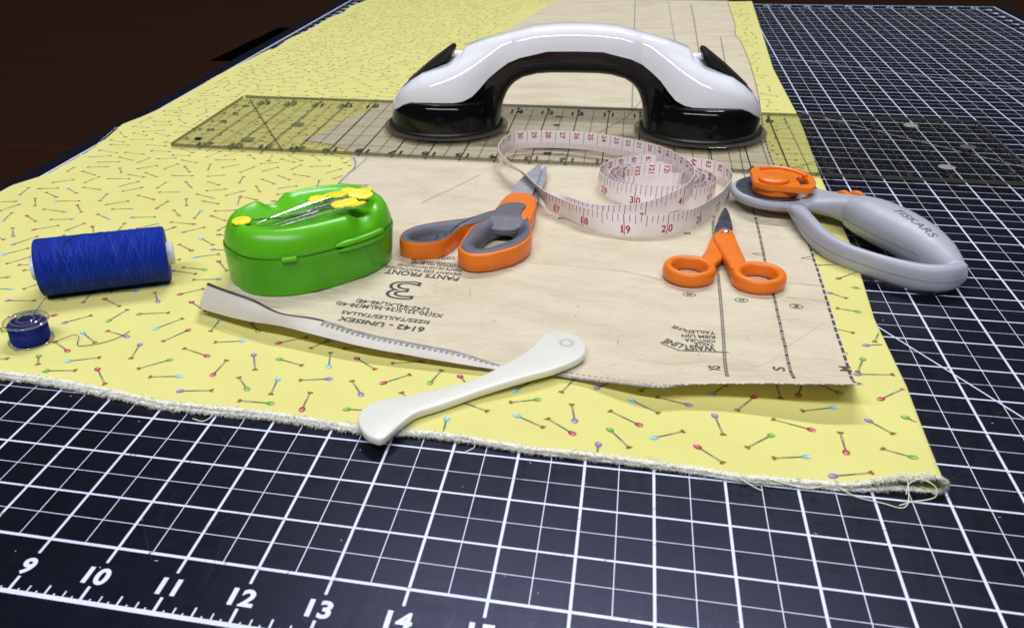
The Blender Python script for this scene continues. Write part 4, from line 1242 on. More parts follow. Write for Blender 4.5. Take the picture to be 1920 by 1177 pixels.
# lower black body: bridge and two round pods, one continuous loft per half
mb = MB()
rows = []
for s in [-2.6 + 5.2 * i / 90 for i in range(91)]:
    d = abs(s)
    zs = interp(SPLP, d) - 0.004
    zu = interp(UNDP, d) if d < 2.13 else 0.85 - (d - 2.13) * 0.4
    w = 0.645
    sec = section(24, w, zs, zu, 0.50, 0.72)
    rows.append([HP(s, y, z) for y, z in sec])
mb.grid(rows, closed_u=True, cap=True)
for sg in (-1, 1):
    prof = []
    rows = []
    N = 72
    lev = [0.30, 0.36, 0.50, 0.66, 0.82, 0.96, 1.08, 1.16, 1.20]
    rad = [1.72, 1.715, 1.70, 1.685, 1.665, 1.64, 1.60, 1.545, 1.47]
    for z, r_ in zip(lev, rad):
        row = []
        for k in range(N):
            a = 2 * math.pi * k / N
            ds_, dy = r_ * math.cos(a), r_ * math.sin(a)
            d = PC - 0.02 + ds_                   # outwards positive
            dl = abs(d)
            ztop = interp(SPLP, min(5.58, max(0, dl))) - 0.004 if dl > 2.9 else 1.30
            zz = min(z, ztop) if z > 0.7 else z
            if d > 5.0 and z > 0.66: zz = min(zz, max(0.66, interp(SPLP, min(d, 5.55))))
            row.append(HP(sg * d, dy * 0.98, zz))
        rows.append(row)
    rows.append([HP(sg * (PC - 0.02), 0, 1.18)] * N)
    mb.grid(rows, closed_u=True, cap=False)
# flared legs joining bridge to pods
for sg in (-1, 1):
    rows = []
    for z, d0, d1, w in ((0.32, 2.17, 3.6, 0.95), (0.6, 2.155, 3.6, 0.90), (0.85, 2.13, 3.6, 0.82), (1.05, 2.08, 3.6, 0.75), (1.24, 2.0, 3.35, 0.69), (1.42, 1.93, 2.95, 0.655), (1.6, 1.80, 2.72, 0.647)):
        row = []
        for k in range(36):
            a = 2 * math.pi * k / 36
            c, s_ = math.cos(a), math.sin(a)
            d = (d0 + d1) / 2 + (d1 - d0) / 2 * math.copysign(abs(c) ** 0.6, c)
            row.append(HP(sg * d, w * math.copysign(abs(s_) ** 0.6, s_), z))
        rows.append(row)
    mb.grid(rows, closed_u=True, cap=True)
mb.build('black_body', M['black_gloss'], handle, HB, angle=50)
for sg in (-1, 1):
    mb = MB()
    c = HP(sg * (PC - 0.02), 0, 0)
    mb.lathe([(1.2, 0.31), (1.70, 0.315), (1.775, 0.295), (1.80, 0.255), (1.79, 0.215), (1.70, 0.20), (1.2, 0.20)], 80, (c.x, c.y, HZ - 0.14))
    o = mb.build('rubber_ring', M['rubber'], handle, HB)
    mb = MB()
    mb.lathe([(1.0, 0.0), (1.93, 0.0), (1.95, 0.012), (1.92, 0.03), (1.80, 0.055), (1.0, 0.06)], 80, (c.x, c.y, HZ + 0.002))
    mb.build('suction_cup', M['cup_clear'], handle, HB)
    # release lever lying along the outer slope
    mb = MB()
    prof = [(5.14, 1.50), (4.50, 2.03), (3.95, 2.43), (3.72, 2.58), (3.62, 2.55), (3.64, 2.40), (3.80, 2.24), (4.40, 1.97), (4.95, 1.60)]
    prof = catmull([(d, z, 0) for d, z in prof], 40, True)
    rows = []
    for y, k in ((-0.46, 0.86), (-0.49, 0.95), (-0.50, 1.0), (0.50, 1.0), (0.49, 0.95), (0.46, 0.86)):
        cx = sum(p.x for p in prof) / 40; cy = sum(p.y for p in prof) / 40
        rows.append([HP(sg * (cx + (p.x - cx) * k), y, cy + (p.y - cy) * k) for p in prof])
    mb.grid(rows, closed_u=True, cap=True)
    mb.build('release_lever', M['black_matt'], handle, HB)
    mb = MB()
    a = HP(sg * 3.30, 0, 2.36); b = HP(sg * 3.72, 0, 2.36)
    mb.tube([a, b], 0.10, 12)
    mb.build('lever_hinge', M['white_gloss'], handle, HB)

# ======================================================== measuring tape
TC = [Vector((15.0, 12.80, 0.63))] + [Vector(p) for p in TAPE_C[2:]]; TBk = [Vector(p) for p in TAPE_B]
TT = [Vector(p) for p in TAPE_AT]; TBo = [Vector(p) for p in TAPE_AB]
WID = 0.5
pairs = []      # (bottom, top)
pairs.append((Vector((14.36, 13.52, 0.13)), Vector((14.52, 13.95, 0.34))))
pairs.append((Vector((14.58, 13.12, 0.13)), Vector((14.70, 13.42, 0.47))))
for p in TC + TBk:
    pairs.append((p - Vector((0, 0, WID)), p))
for i, t in enumerate(TT):
    if i < 11:
        b = TBo[i]
        d = (t - b)
        pairs.append((t - d.normalized() * WID if d.length > WID * 0.9 else b, t))
    else:
        pairs.append((t - Vector((0, 0, WID)), t))
# then the wound end: a loose spiral
cc = Vector((17.12, 14.86, 0))
p0 = TT[-1]
a0 = math.atan2(p0.y - cc.y, p0.x - cc.x); r0 = (Vector((p0.x, p0.y, 0)) - cc).length
turns = 3.40
NS_ = 90
for i in range(1, NS_ + 1):
    f = i / NS_
    a = a0 + f * turns * 2 * math.pi
    r_ = r0 + (1.36 - r0) * smooth01(f * 6) if f < 1 / 6 else 1.36 - (f - 1 / 6) * 0.64
    r_ += 0.035 * math.sin(a * 1.3)
    z = 0.63 - 0.02 * f + (0.015 * math.sin(a * 0.7))
    top = Vector((cc.x + r_ * math.cos(a) * 1.03, cc.y + r_ * math.sin(a) * 0.88, z))
    pairs.append((top - Vector((0, 0, WID)), top))
lastp = pairs[-1][1]
for dx, dy, dz in ((0.12, -0.25, 0.02), (0.30, -0.32, 0.04), (0.46, -0.20, 0.05), (0.50, 0.02, 0.05), (0.40, 0.18, 0.05)):
    t_ = Vector((17.20 + dx, 15.05 + dy, 0.66 + dz))
    pairs.append((t_ - Vector((0, 0, WID)), t_))
NT = 1500
both = catmull([(p[0].x, p[0].y, p[0].z) for p in pairs], 4000)
# resample top and bottom with the SAME parameter: run the spline on 6-vectors
def spline_pairs(pairs, k=14):
    out = []
    m = len(pairs)
    for i in range(m - 1):
        q = []
        for w_ in (0, 1):
            b, c = pairs[i][w_], pairs[i + 1][w_]
            a = pairs[i - 1][w_] if i else b + (b - c)
            d = pairs[i + 2][w_] if i + 2 < m else c + (c - b)
            q.append((a, b, c, d))
        for s in range(k):
            t = s / k
            out.append(tuple(0.5 * ((2 * b) + (c - a) * t + (2 * a - 5 * b + 4 * c - d) * t * t + (3 * b - a - 3 * c + d) * t ** 3) for a, b, c, d in q))
    out.append(pairs[-1])
    return out
TS = spline_pairs(pairs)
TL = [0.0]
for a, b in zip(TS, TS[1:]):
    TL.append(TL[-1] + 0.5 * ((b[0] - a[0]).length + (b[1] - a[1]).length))
TAPELEN = TL[-1]
def tape_pt(s, h, side=0, lift=0.0):
    """s inches along, h 0..1 across; side +1 outer face, -1 inner face"""
    s = max(0.0, min(TAPELEN - 1e-4, s))
    lo, hi = 0, len(TL) - 2
    while lo < hi:
        md = (lo + hi + 1) // 2
        if TL[md] <= s: lo = md
        else: hi = md - 1
    t = (s - TL[lo]) / max(1e-9, TL[lo + 1] - TL[lo])
    b = TS[lo][0].lerp(TS[lo + 1][0], t); tp_ = TS[lo][1].lerp(TS[lo + 1][1], t)
    p = b.lerp(tp_, h)
    if side:
        l2 = max(0, lo - 1); h2 = min(len(TS) - 1, lo + 2)
        tg = (TS[h2][1] - TS[l2][1]) + (TS[h2][0] - TS[l2][0])
        n = tg.cross(tp_ - b).normalized()      # right-hand side of travel
        p = p + n * side * (0.006 + lift)
    return p
def tape_nearest(q):
    best, bs = 1e9, 0
    for i, (b, t) in enumerate(TS):
        d = (t - Vector(q)).length
        if d < best: best, bs = d, TL[i]
    return bs
tape = MB()
rows = []
for i in range(len(TS)):
    s = TL[i]
    rows.append([tape_pt(s, 0, 1), tape_pt(s, 0.5, 1), tape_pt(s, 1, 1), tape_pt(s, 1, -1), tape_pt(s, 0.5, -1), tape_pt(s, 0, -1)])
tape.grid(rows, closed_u=True, cap=True)
# printed readings along the length: inches on the outer face, centimetres within
def seg_s(lst, q):
    return tape_nearest(lst)
s3 = tape_nearest((16.79, 12.53, .72)); s4 = tape_nearest((17.62, 13.15, .95))
sB15 = tape_nearest((17.75, 14.75, 1.04)); sB31 = tape_nearest((12.98, 17.42, .76))
s17 = tape_nearest((14.72, 12.78, .63)); s18 = tape_nearest((15.40, 12.17, .63)); s19 = tape_nearest((16.30, 11.86, .63)); s20 = tape_nearest((17.28, 12.02, .63)); s21 = tape_nearest((18.02, 12.73, .63))
RD = [(0.0, 3 - s3 * 1.0 if False else 3 - s3), (s3, 3.0), (s4, 4.0), (sB15, 15 / 2.54), (sB31, 31 / 2.54), (s17, 17.0), (s18, 18.0), (s19, 19.0), (s20, 20.0), (s21, 21.0), (TAPELEN, 21.0 + (TAPELEN - s21))]
inv = [(b, a) for a, b in RD]
def s_of(reading):
    return interp(inv, reading)
def tquad(s0, s1, h0, h1, side, mi, lift=0.0015):
    tape.quad(tape_pt(s0, h0, side, lift), tape_pt(s1, h0, side, lift), tape_pt(s1, h1, side, lift), tape_pt(s0, h1, side, lift), mi)
rmax = RD[-1][1] - 1.6
k = 8
SERIF = 0.030
while k / 8 < rmax:
    r_ = k / 8
    s = s_of(r_)
    if k % 8 == 0:
        tquad(s - 0.010, s + 0.010, 0.04, 1.0, 1, 2)
        n = k // 8
        st_ = str(n)
        for j, ch in enumerate(st_):
            hh = 0.35
            wch = text_aspect(ch, 0.024) * hh * WID * (0.95 if ch != '1' else 1.15)
            if len(st_) == 2:
                off = -0.03 - wch if j == 0 else 0.03
            else:
                off = -0.045 - wch
            fnT = lambda u, v, s=s, off=off, wch=wch, hh=hh: tape_pt(s + off + u * wch, 0.16 + v * hh, 1, 0.0018)
            put_text(tape, ch, fnT, 1, bold=0.024)
            if ch == '1':                        # slab foot of the tape's roman figures
                tquad(s + off + wch * 0.1 - 0.012, s + off + wch + 0.022, 0.16, 0.16 + SERIF, 1, 1, 0.0021)
    else:
        h0 = 0.45 if k % 4 == 0 else (0.60 if k % 2 == 0 else 0.66)
        tquad(s - 0.007, s + 0.007, h0, 1.0, 1, 2)
    k += 1
c10 = 20
while c10 / 25.4 < rmax:
    s = s_of(c10 / 25.4)
    tquad(s - 0.0035, s + 0.0035, 0.0, 0.30 if c10 % 5 else 0.36, -1, 1)
    if c10 % 10 == 0:
        sm = s_of((c10 + 5) / 25.4)
        tquad(sm - 0.006, sm + 0.006, 0.30, 1.0, -1, 2)
        st_ = str(c10 // 10)
        hh = 0.30 if len(st_) < 3 else 0.22
        # figures stand on their side: reading down the band
        wv = min(0.55, text_aspect(st_, 0.02) * 0.27)
        fnC = lambda u, v, s=s, wv=wv: tape_pt(s + 0.075 - 0.15 * v, 0.93 - u * wv, -1, 0.0018)
        put_text(tape, st_, fnC, 1, bold=0.02)
    c10 += 1
tape.fix = False
o = tape.build('measuring_tape', [M['tape'], M['tape_red'], M['tape_line']], base=(16, 14.5, 0.13), angle=60)
tag(o, 'soft white measuring tape with red figures, loosely coiled on edge', 'tape measure')

# ====================================================== dressmaker scissors
SB = (13.4, 11.0, 0.13)
sc = thing('scissors', SB, 'large scissors with orange and grey handles, blades pointing away under the tape', 'scissors')
def dense(pts, n=72):
    return [(p.x, p.y) for p in catmull([(p[0], p[1], 0) for p in pts], n, True)]
def scale_about(pts, k):
    c = Vector((sum(p[0] for p in pts) / len(pts), sum(p[1] for p in pts) / len(pts)))
    return [(c.x + (p[0] - c.x) * k, c.y + (p[1] - c.y) * k) for p in pts]
def handle_pair(name, outer, hole, z0, z1, zin):
    # orange shell round the outside
    mb = MB()
    mb.annulus(outer, hole, [(0.03, z0), (-0.02, z0 + 0.05), (-0.02, z1 - 0.06), (0.02, z1 - 0.015), (0.06, z1), (0.13, z1 - 0.004), (0.22, z1 - 0.05), (0.22, z0 + 0.02)], 110)
    h_ = mb.build(name, M['orange'], sc, SB, angle=50)
    # grey soft grip lining the finger hole
    mb = MB()
    mb.annulus(outer, hole, [(0.12, z0 + 0.03), (0.11, z1 - 0.03), (0.15, z1 + 0.006), (0.30, z1 + 0.012), (0.55, z1 - 0.01), (0.80, z1 - 0.06), (0.95, z1 - 0.14), (1.0, zin), (1.0, z0 + 0.10), (0.92, z0 + 0.03)], 110)
    mb.build('soft_grip', M['grip_grey'], h_, SB, angle=60)
    return h_
FO = SC_FINGER
finger_outer = [p for p in FO]
h1 = handle_pair('handle', FO, SC_FINGER_HOLE, 0.16, 0.56, 0.34)
TH = SC_THUMB
h2 = handle_pair('handle', TH, [(11.74, 10.12), (11.80, 10.40), (12.08, 10.66), (12.42, 10.80), (12.62, 10.78), (12.52, 10.42), (12.32, 10.12), (12.0, 9.98)], 0.14, 0.52, 0.24)
# orange collar round the blade roots
mb = MB()
collar = [(13.43, 12.62), (13.54, 12.99), (13.775, 13.13), (14.0, 13.11), (14.18, 12.85), (14.27, 12.39), (14.26, 11.86), (14.23, 11.38), (13.9, 11.25), (13.5, 11.3), (13.32, 11.56), (13.38, 12.18)]
dip_ = lambda x, y: -0.17 * smooth01((11.50 - y) / 0.7)
mb.pad(dense(collar, 140), 0.34, 0.572, 0.04, zf=dip_)
mb.build('collar', M['orange'], h1, SB)
mb = MB()
mb.pad(dense([(13.38, 11.85), (13.46, 12.14), (13.62, 12.28), (13.84, 12.33), (13.99, 12.27), (14.05, 12.10), (14.00, 11.85), (14.00, 11.55), (14.10, 11.2), (13.9, 10.95), (13.4, 10.95), (13.27, 11.2)], 140), 0.50, 0.612, 0.03, zf=dip_)
mb.build('soft_grip', M['grip_grey'], h1, SB)
for pts, z0, z1, key in (([(13.50, 13.0), (14.05, 13.0), (14.09, 14.5), (14.09, 15.4), (14.03, 15.85), (13.95, 15.80), (13.72, 14.95), (13.55, 14.1)], 0.36, 0.43, 'steel'), ([(13.95, 13.0), (14.20, 13.0), (14.24, 14.3), (14.25, 15.3), (14.17, 15.98), (14.08, 15.7), (14.05, 14.6)], 0.29, 0.35, 'steel')):
    P = [Vector((p[0], p[1])) for p in pts]
    mb = MB()
    ext = [(p.x, p.y) for p in P]
    c = sum(P, Vector((0, 0))) / len(P)
    n = len(ext)
    # hollow-ground blade: bevel runs in from the outline
    mb.slab(ext, z0, z1, 0.004)
    mb.build('blade', M[key], sc, SB, smooth=False)

# ========================================================== small snips
NB = (18.5, 10.6, 0.13)
sn = thing('scissors', NB, 'small all orange scissors with two round finger rings and one short grey blade', 'scissors')
def torus_ring(c, a, b, rot, tr, zc, th, name_parts):
    rows = []
    for i in range(64):
        t = 2 * math.pi * i / 64
        ca, sa = math.cos(t), math.sin(t)
        p = Vector((a * ca, b * sa, 0)); nrm = Vector((ca / a, sa / b, 0)).normalized()
        row = []
        for k in range(20):
            q = 2 * math.pi * k / 20
            rr = math.copysign(abs(math.cos(q)) ** 0.8, math.cos(q)) * tr
            zz = math.copysign(abs(math.sin(q)) ** 0.8, math.sin(q)) * th
            w_ = p + nrm * rr
            row.append((c[0] + w_.x * math.cos(rot) - w_.y * math.sin(rot), c[1] + w_.x * math.sin(rot) + w_.y * math.cos(rot), zc + zz))
        rows.append(row)
    name_parts.grid(rows, closed_u=True, closed_v=True)
for (cx, cy), a, b, rot, shank, z0, z1 in (((17.70, 9.74), 0.435, 0.45, 0.1, SM_SHANK_L, 0.19, 0.35), ((19.05, 9.63), 0.435, 0.46, -0.2, SM_SHANK_R, 0.22, 0.43)):
    mb = MB()
    torus_ring((cx, cy), a, b, rot, 0.098, 0.285, 0.15, mb)
    pts = list(shank)
    mb.slab(dense(pts, 60), z0, z1, 0.06)
    mb.build('handle', M['orange'], sn, NB, angle=60)
mb = MB()
P = dense(SM_BLADE + [(18.52, 11.70)], 50)
mb.slab(P, 0.30, 0.355, 0.012)
mb.build('blade', M['steel_dark'], sn, NB)
mb = MB()
mb.slab([(18.31, 11.9), (18.44, 12.5), (18.57, 13.05), (18.64, 13.36), (18.62, 12.8), (18.58, 11.9)], 0.245, 0.295, 0.012)
mb.build('blade', M['steel_dark'], sn, NB)
mb = MB()
mb.lathe([(0.001, 0), (0.13, 0), (0.145, 0.012), (0.13, 0.025), (0.105, 0.018), (0.001, 0.018)], 32, (18.53, 11.66, 0.425))
mb.build('screw_boss', M['orange'], sn, NB)
mb = MB()
mb.lathe([(0.001, 0), (0.085, 0), (0.075, 0.025), (0.04, 0.040), (0.001, 0.044)], 28, (18.53, 11.66, 0.440))
mb.build('screw', M['pin_steel'], sn, NB)

# ======================================================== rotary cutter
CB = (21.2, 12.2, 0.0)
cu = thing('rotary_cutter', CB, 'grey loop-handled rotary cutter with an orange blade guard', 'rotary cutter')
def blob(mb, path, hw, zc, hh, n=20, ex=0.85):
    """solid swept along a plan path with elliptical upright sections"""
    P = catmull([(p[0], p[1], 0) for p in path], n)
    m = len(path)
    def along(lst, f):
        x = f * (len(lst) - 1); i = min(int(x), len(lst) - 2)
        return lst[i] + (lst[i + 1] - lst[i]) * (x - i)
    rows = []
    for i, p in enumerate(P):
        t = (P[min(i + 1, n - 1)] - P[max(0, i - 1)]).normalized()
        nr = Vector((-t.y, t.x, 0))
        f = i / (n - 1)
        w, z, h = along(hw, f), along(zc, f), along(hh, f)
        row = []
        for k in range(24):
            a = 2 * math.pi * k / 24
            c, s = math.cos(a), math.sin(a)
            row.append(p + nr * w * math.copysign(abs(c) ** ex, c) + Vector((0, 0, z + h * math.copysign(abs(s) ** ex, s))))
        rows.append(row)
    mb.grid(rows, closed_u=True, cap=True)
mb = MB()
mb.lathe([(0.001, 0.33), (0.80, 0.33), (0.95, 0.36), (1.03, 0.43), (1.045, 0.52), (1.02, 0.585), (0.985, 0.60), (0.001, 0.60)], 72, (19.85, 14.28, 0))
blob(mb, [(20.3, 14.0), (20.75, 13.75), (21.15, 13.42), (21.5, 13.0), (21.9, 12.5)], [0.66, 0.55, 0.42, 0.34, 0.34], [0.49, 0.51, 0.56, 0.58, 0.57], [0.14, 0.19, 0.25, 0.33, 0.34], 30, 0.7)
blob(mb, [(21.38, 12.98), (21.58, 12.72), (21.85, 12.35), (22.12, 11.88), (22.38, 11.40), (22.60, 10.92), (22.76, 10.50), (22.87, 10.20), (22.93, 10.05)], [0.38, 0.49, 0.55, 0.54, 0.52, 0.47, 0.40, 0.28, 0.10], [0.60, 0.59, 0.58, 0.57, 0.55, 0.51, 0.46, 0.41, 0.38], [0.36, 0.42, 0.43, 0.43, 0.42, 0.40, 0.36, 0.28, 0.12], 50, 0.86)
bar = [(20.12, 13.72), (20.20, 13.30), (20.28, 12.80), (20.39, 12.19), (20.57, 11.52), (20.89, 10.97), (21.35, 10.53), (21.83, 10.19), (22.22, 10.02), (22.54, 10.02), (22.80, 10.16), (22.93, 10.34)]
blob(mb, bar, [0.22, 0.19, 0.165, 0.15, 0.145, 0.14, 0.14, 0.14, 0.15, 0.17, 0.18, 0.15], [0.45, 0.455, 0.43, 0.40, 0.37, 0.35, 0.34, 0.335, 0.335, 0.34, 0.36, 0.38], [0.09, 0.135, 0.21, 0.25, 0.26, 0.26, 0.26, 0.265, 0.27, 0.28, 0.29, 0.24], 70, 0.70)
body = mb.build('body', M['cutter_grey'], cu, CB)
rm = body.modifiers.new('merge', 'REMESH'); rm.mode = 'VOXEL'; rm.voxel_size = 0.030 * IN; rm.use_smooth_shade = True
sm_ = body.modifiers.new('soften', 'SMOOTH'); sm_.factor = 0.5; sm_.iterations = 13
# moulding seam round the loop and the head
def seam(path, z, closed=False):
    m_ = MB()
    m_.tube([Vector((p[0], p[1], zz)) for p, zz in zip(path, z)], 0.006, 5)
    return m_.build('mould_seam', M['grip_grey'], body, CB)
# blade, washer, guard and nut
mb = MB()
mb.lathe([(0.001, 0.610), (0.90, 0.610), (0.935, 0.618), (0.90, 0.626), (0.001, 0.626)], 80, (19.85, 14.28, 0))
mb.build('blade', M['steel_dark'], cu, CB, smooth=False)
ND = 96
go = dense(GUARD, ND); gh = dense(GUARD_HOLE, 40)
mb = MB()
mb.slab(dense([(19.26, 14.1), (19.33, 13.72), (19.62, 13.50), (19.95, 13.50), (20.2, 13.62), (20.3, 13.95), (20.2, 14.4), (19.9, 14.62), (19.5, 14.55)], 60), 0.63, 0.86, 0.03)
# plate with its finger hole: ring of quads between outline and hole
mbp = MB()
mbp.annulus(GUARD, GUARD_HOLE, [(0.02, 0.795), (0.0, 0.82), (0.0, 0.91), (0.015, 0.93), (0.96, 0.93), (1.0, 0.91), (1.0, 0.82), (0.96, 0.795)], 110)
base_i = len(mb.v)
for f in mbp.f: mb.f.append([i + base_i for i in f]); mb.mi.append(0); mb.col.append(None)
mb.v += mbp.v
guard = mb.build('blade_guard', M['orange'], cu, CB, angle=45)
mb = MB()
mb.lathe([(0.001, 0.93), (0.335, 0.93), (0.345, 0.985), (0.31, 1.015), (0.22, 1.03), (0.001, 1.033)], 48, (19.68, 13.84, 0))
mb.build('guard_hub', M['orange'], guard, CB)
mb = MB()
mb.tube(catmull([(19.46, 14.60, .945), (19.7, 14.74, .945), (19.98, 14.72, .945), (20.25, 14.52, .945), (20.45, 14.2, .945)], 24), 0.05, 8)
mb.build('guard_rim', M['orange'], guard, CB)
mb = MB()
mb.lathe([(0.001, 0.145), (0.40, 0.145), (0.44, 0.17), (0.44, 0.33), (0.40, 0.36), (0.001, 0.36)], 40, (20.02, 14.16, 0))
mb.build('under_nut', M['orange'], cu, CB)
mb = MB()
for (x, y), rx_, ry_ in (((21.24, 13.60), 0.155, 0.10), ((21.52, 13.62), 0.19, 0.085)):
    rows = []
    for i in range(9):
        a = math.pi * 0.5 * i / 8
        k = math.cos(a)
        rows.append([(x + rx_ * k * math.cos(t) * .92 - ry_ * k * math.sin(t) * .38, y - rx_ * k * math.cos(t) * .38 - ry_ * k * math.sin(t) * .92 * -1, 0.72 + 0.13 * math.sin(a)) for t in [2 * math.pi * j / 24 for j in range(24)]])
    mb.grid(rows, closed_u=True, cap=True)
mb.build('lock_button', M['orange'], cu, CB)
# maker's name moulded on the grip
def grip_top(x, y):
    """height of the swollen grip at a plan point"""
    A_ = Vector((21.60, 12.75)); B_ = Vector((22.76, 10.50))
    d = B_ - A_; t = max(0, min(1, (Vector((x, y)) - A_).dot(d) / d.length_squared))
    c = A_ + d * t
    o_ = Vector((x, y)) - c
    w = interp([(0, .42), (.2, .48), (.45, .51), (.65, .51), (.85, .47), (1, .40)], t)
    h = interp([(0, .41), (.2, .45), (.45, .47), (.65, .46), (.85, .43), (1, .38)], t)
    zc = interp([(0, .64), (.6, .63), (1, .52)], t)
    r_ = min(0.98, o_.length / w)
    return zc + h * (1 - r_ ** 2.17) ** 0.46
from mathutils.bvhtree import BVHTree
dgr = bpy.context.evaluated_depsgraph_get()
dgr.update()
bvh = BVHTree.FromObject(body, dgr)
def seam_on(pts, z, inward):
    """fine parting line where the two mouldings meet, found on the surface"""
    path = []
    for p_, d_ in zip(pts, inward):
        zz = z(p_) if callable(z) else z
        o_ = Vector((p_[0] - d_[0] * 0.8 - CB[0], p_[1] - d_[1] * 0.8 - CB[1], zz)) * IN
        hit = bvh.ray_cast(o_, Vector((d_[0], d_[1], 0)).normalized())
        if hit[0] is not None and (hit[0] - o_).length < 0.9 * IN:
            h_ = hit[0] / IN
            path.append((h_.x + CB[0] - d_[0] * 0.001, h_.y + CB[1] - d_[1] * 0.001, h_.z))
    if len(path) > 3:
        m_ = MB()
        m_.tube(path, 0.0048, 5)
        m_.build('mould_seam', M['grip_grey'], body, CB)
BP = catmull([(p[0], p[1], 0) for p in bar[2:]], 60)
dirs = []
for i in range(60):
    t_ = (BP[min(59, i + 1)] - BP[max(0, i - 1)]).normalized()
    dirs.append((-t_.y, t_.x))
seam_on([(p.x, p.y) for p in BP], 0.345, dirs)
an = [math.radians(175 + 105 * i / 30) for i in range(31)]
seam_on([(19.85 + 0.8 * math.cos(a), 14.28 + 0.8 * math.sin(a)) for a in an], 0.47, [(-math.cos(a), -math.sin(a)) for a in an])
GP = catmull([(21.45, 12.95, 0), (21.85, 12.35, 0), (22.12, 11.88, 0), (22.38, 11.40, 0), (22.60, 10.92, 0)], 40)
gd = []
for i in range(40):
    t_ = (GP[min(39, i + 1)] - GP[max(0, i - 1)]).normalized()
    gd.append((-t_.y, t_.x))
seam_on([(p.x + d[0] * 0.1, p.y + d[1] * 0.1) for p, d in zip(GP, gd)], 0.52, gd)
mb = MB()
A_ = Vector((21.98, 12.02)); B_ = Vector((22.50, 10.98))
dd = B_ - A_; nn = Vector((-dd.y, dd.x)).normalized()
def fnk(u, v):
    p = A_ + dd * u + nn * 0.17 * (v - 0.5) + dd * 0.03 * v
    hit = bvh.ray_cast(Vector((p.x - CB[0], p.y - CB[1], 3.0)) * IN, Vector((0, 0, -1)))
    return (p.x, p.y, (hit[0].z / IN if hit[0] else grip_top(p.x, p.y)) + 0.004)
put_text(mb, 'FISKARS', fnk, bold=0.008, spacing=1.0)
mb.fix = False
mb.build('maker_name', M['logo'], body, CB, smooth=False)

# ============================================================ pin case
GB = (9.78, 9.05, 0.125)
case = thing('pin_case', GB, 'oval bright green plastic pin case, loose yellow-headed pins lying on its lid', 'pin case')
DA_ = Vector((math.cos(math.radians(34)), math.sin(math.radians(34)), 0)); DB_ = Vector((-DA_.y, DA_.x, 0))
GA = math.radians(48); ga = Vector((math.cos(GA), math.sin(GA), 0)); gb_ = Vector((-ga.y, ga.x, 0))
LA, LB_ = 1.85, 1.29
def oval(t, k=1.0, da=0.0, n=2.5):
    c, s = math.cos(t), math.sin(t)
    x = (LA * k + da) * math.copysign(abs(c) ** (2 / n), c); y = (LB_ * k + da) * math.copysign(abs(s) ** (2 / n), s)
    return Vector((GB[0], GB[1], 0)) + ga * x + gb_ * y
TT_ = [2 * math.pi * i / 120 for i in range(120)]
mb = MB()
rows = []
for da, z in ((-0.15, 0.125), (-0.085, 0.128), (-0.055, 0.15), (-0.03, 0.45), (-0.01, 0.80), (0.0, 0.90), (-0.01, 0.945), (-0.06, 0.95)):
    rows.append([oval(t, 1.0, da) + Vector((0, 0, z)) for t in TT_])
mb.grid(rows, closed_u=True, cap=True)
mb.build('base', M['green_base'], case, GB)
mb = MB()
rows = []
def dip(p):
    """thumb notches in the lid's rim and the hollow between them"""
    q = Vector((p.x - GB[0], p.y - GB[1], 0))
    x, y = q.dot(DA_), q.dot(DB_)
    z = 0.015 + 0.030 * smooth01((y + 0.6) / 1.4)
    z -= 0.17 * math.exp(-abs((x + 0.60 + 0.25 * (y - 1.0)) / 0.27) ** 3.4) * smooth01((y - 0.15) / 0.5)
    z -= 0.15 * math.exp(-abs((x - 0.98) / 0.26) ** 3.0) * smooth01((-y - 0.10) / 0.5)
    return z
for k, da, z in ((1.0, -0.045, 0.952), (1.0, -0.035, 0.985), (1.0, -0.045, 1.06), (1.0, -0.07, 1.16), (1.0, -0.115, 1.27), (1.0, -0.175, 1.365), (1.0, -0.25, 1.425), (1.0, -0.305, 1.447), (1.0, -0.335, 1.447), (1.0, -0.365, 1.430), (1.0, -0.40, 1.405), (1.0, -0.52, 1.385), (1.0, -0.68, 1.37), (1.0, -0.82, 1.365), (1.0, -1.0, 1.355), (1.0, -1.15, 1.35)):
    row = []
    for t in TT_:
        p = oval(t, k, da)
        amt = smooth01((z - 1.08) / 0.3) if da > -0.39 else smooth01(1 - (-0.39 - da) / 0.75)
        row.append(p + Vector((0, 0, z + dip(p) * amt)))
    rows.append(row)
mb.grid(rows, closed_u=True, cap=True)
mb.build('lid', M['green'], case, GB, angle=60)
def rim_bar(name, t0, t1, z, r_, da, sq=1.0, mat_='green'):
    m_ = MB()
    path = [oval(t0 + (t1 - t0) * i / 30, 1.0, da) + Vector((0, 0, z + 0.0 * i)) for i in range(31)]
    rad = [r_ * min(1.0, 0.35 + 0.65 * min(i, 30 - i) / 2.5) for i in range(31)]
    m_.tube(path, rad, 12)
    return m_.build(name, M[mat_], case, GB)
rim_bar('clasp_lip', math.radians(-92), math.radians(-58), 1.03, 0.064, 0.015)
rim_bar('clasp_lip', math.radians(-91), math.radians(-59), 0.915, 0.048, 0.030)
rim_bar('lid_tab', math.radians(-128), math.radians(-116), 0.955, 0.062, 0.005)
m_ = MB()
path = [oval(t, 1.0, -0.026) + Vector((0, 0, 0.952)) for t in TT_]
m_.tube(path, 0.008, 6, closed=True)
m_.build('lid_seam', varied('dark_green_gap', (0.02, 0.09, 0.004), 0.1), case, GB)

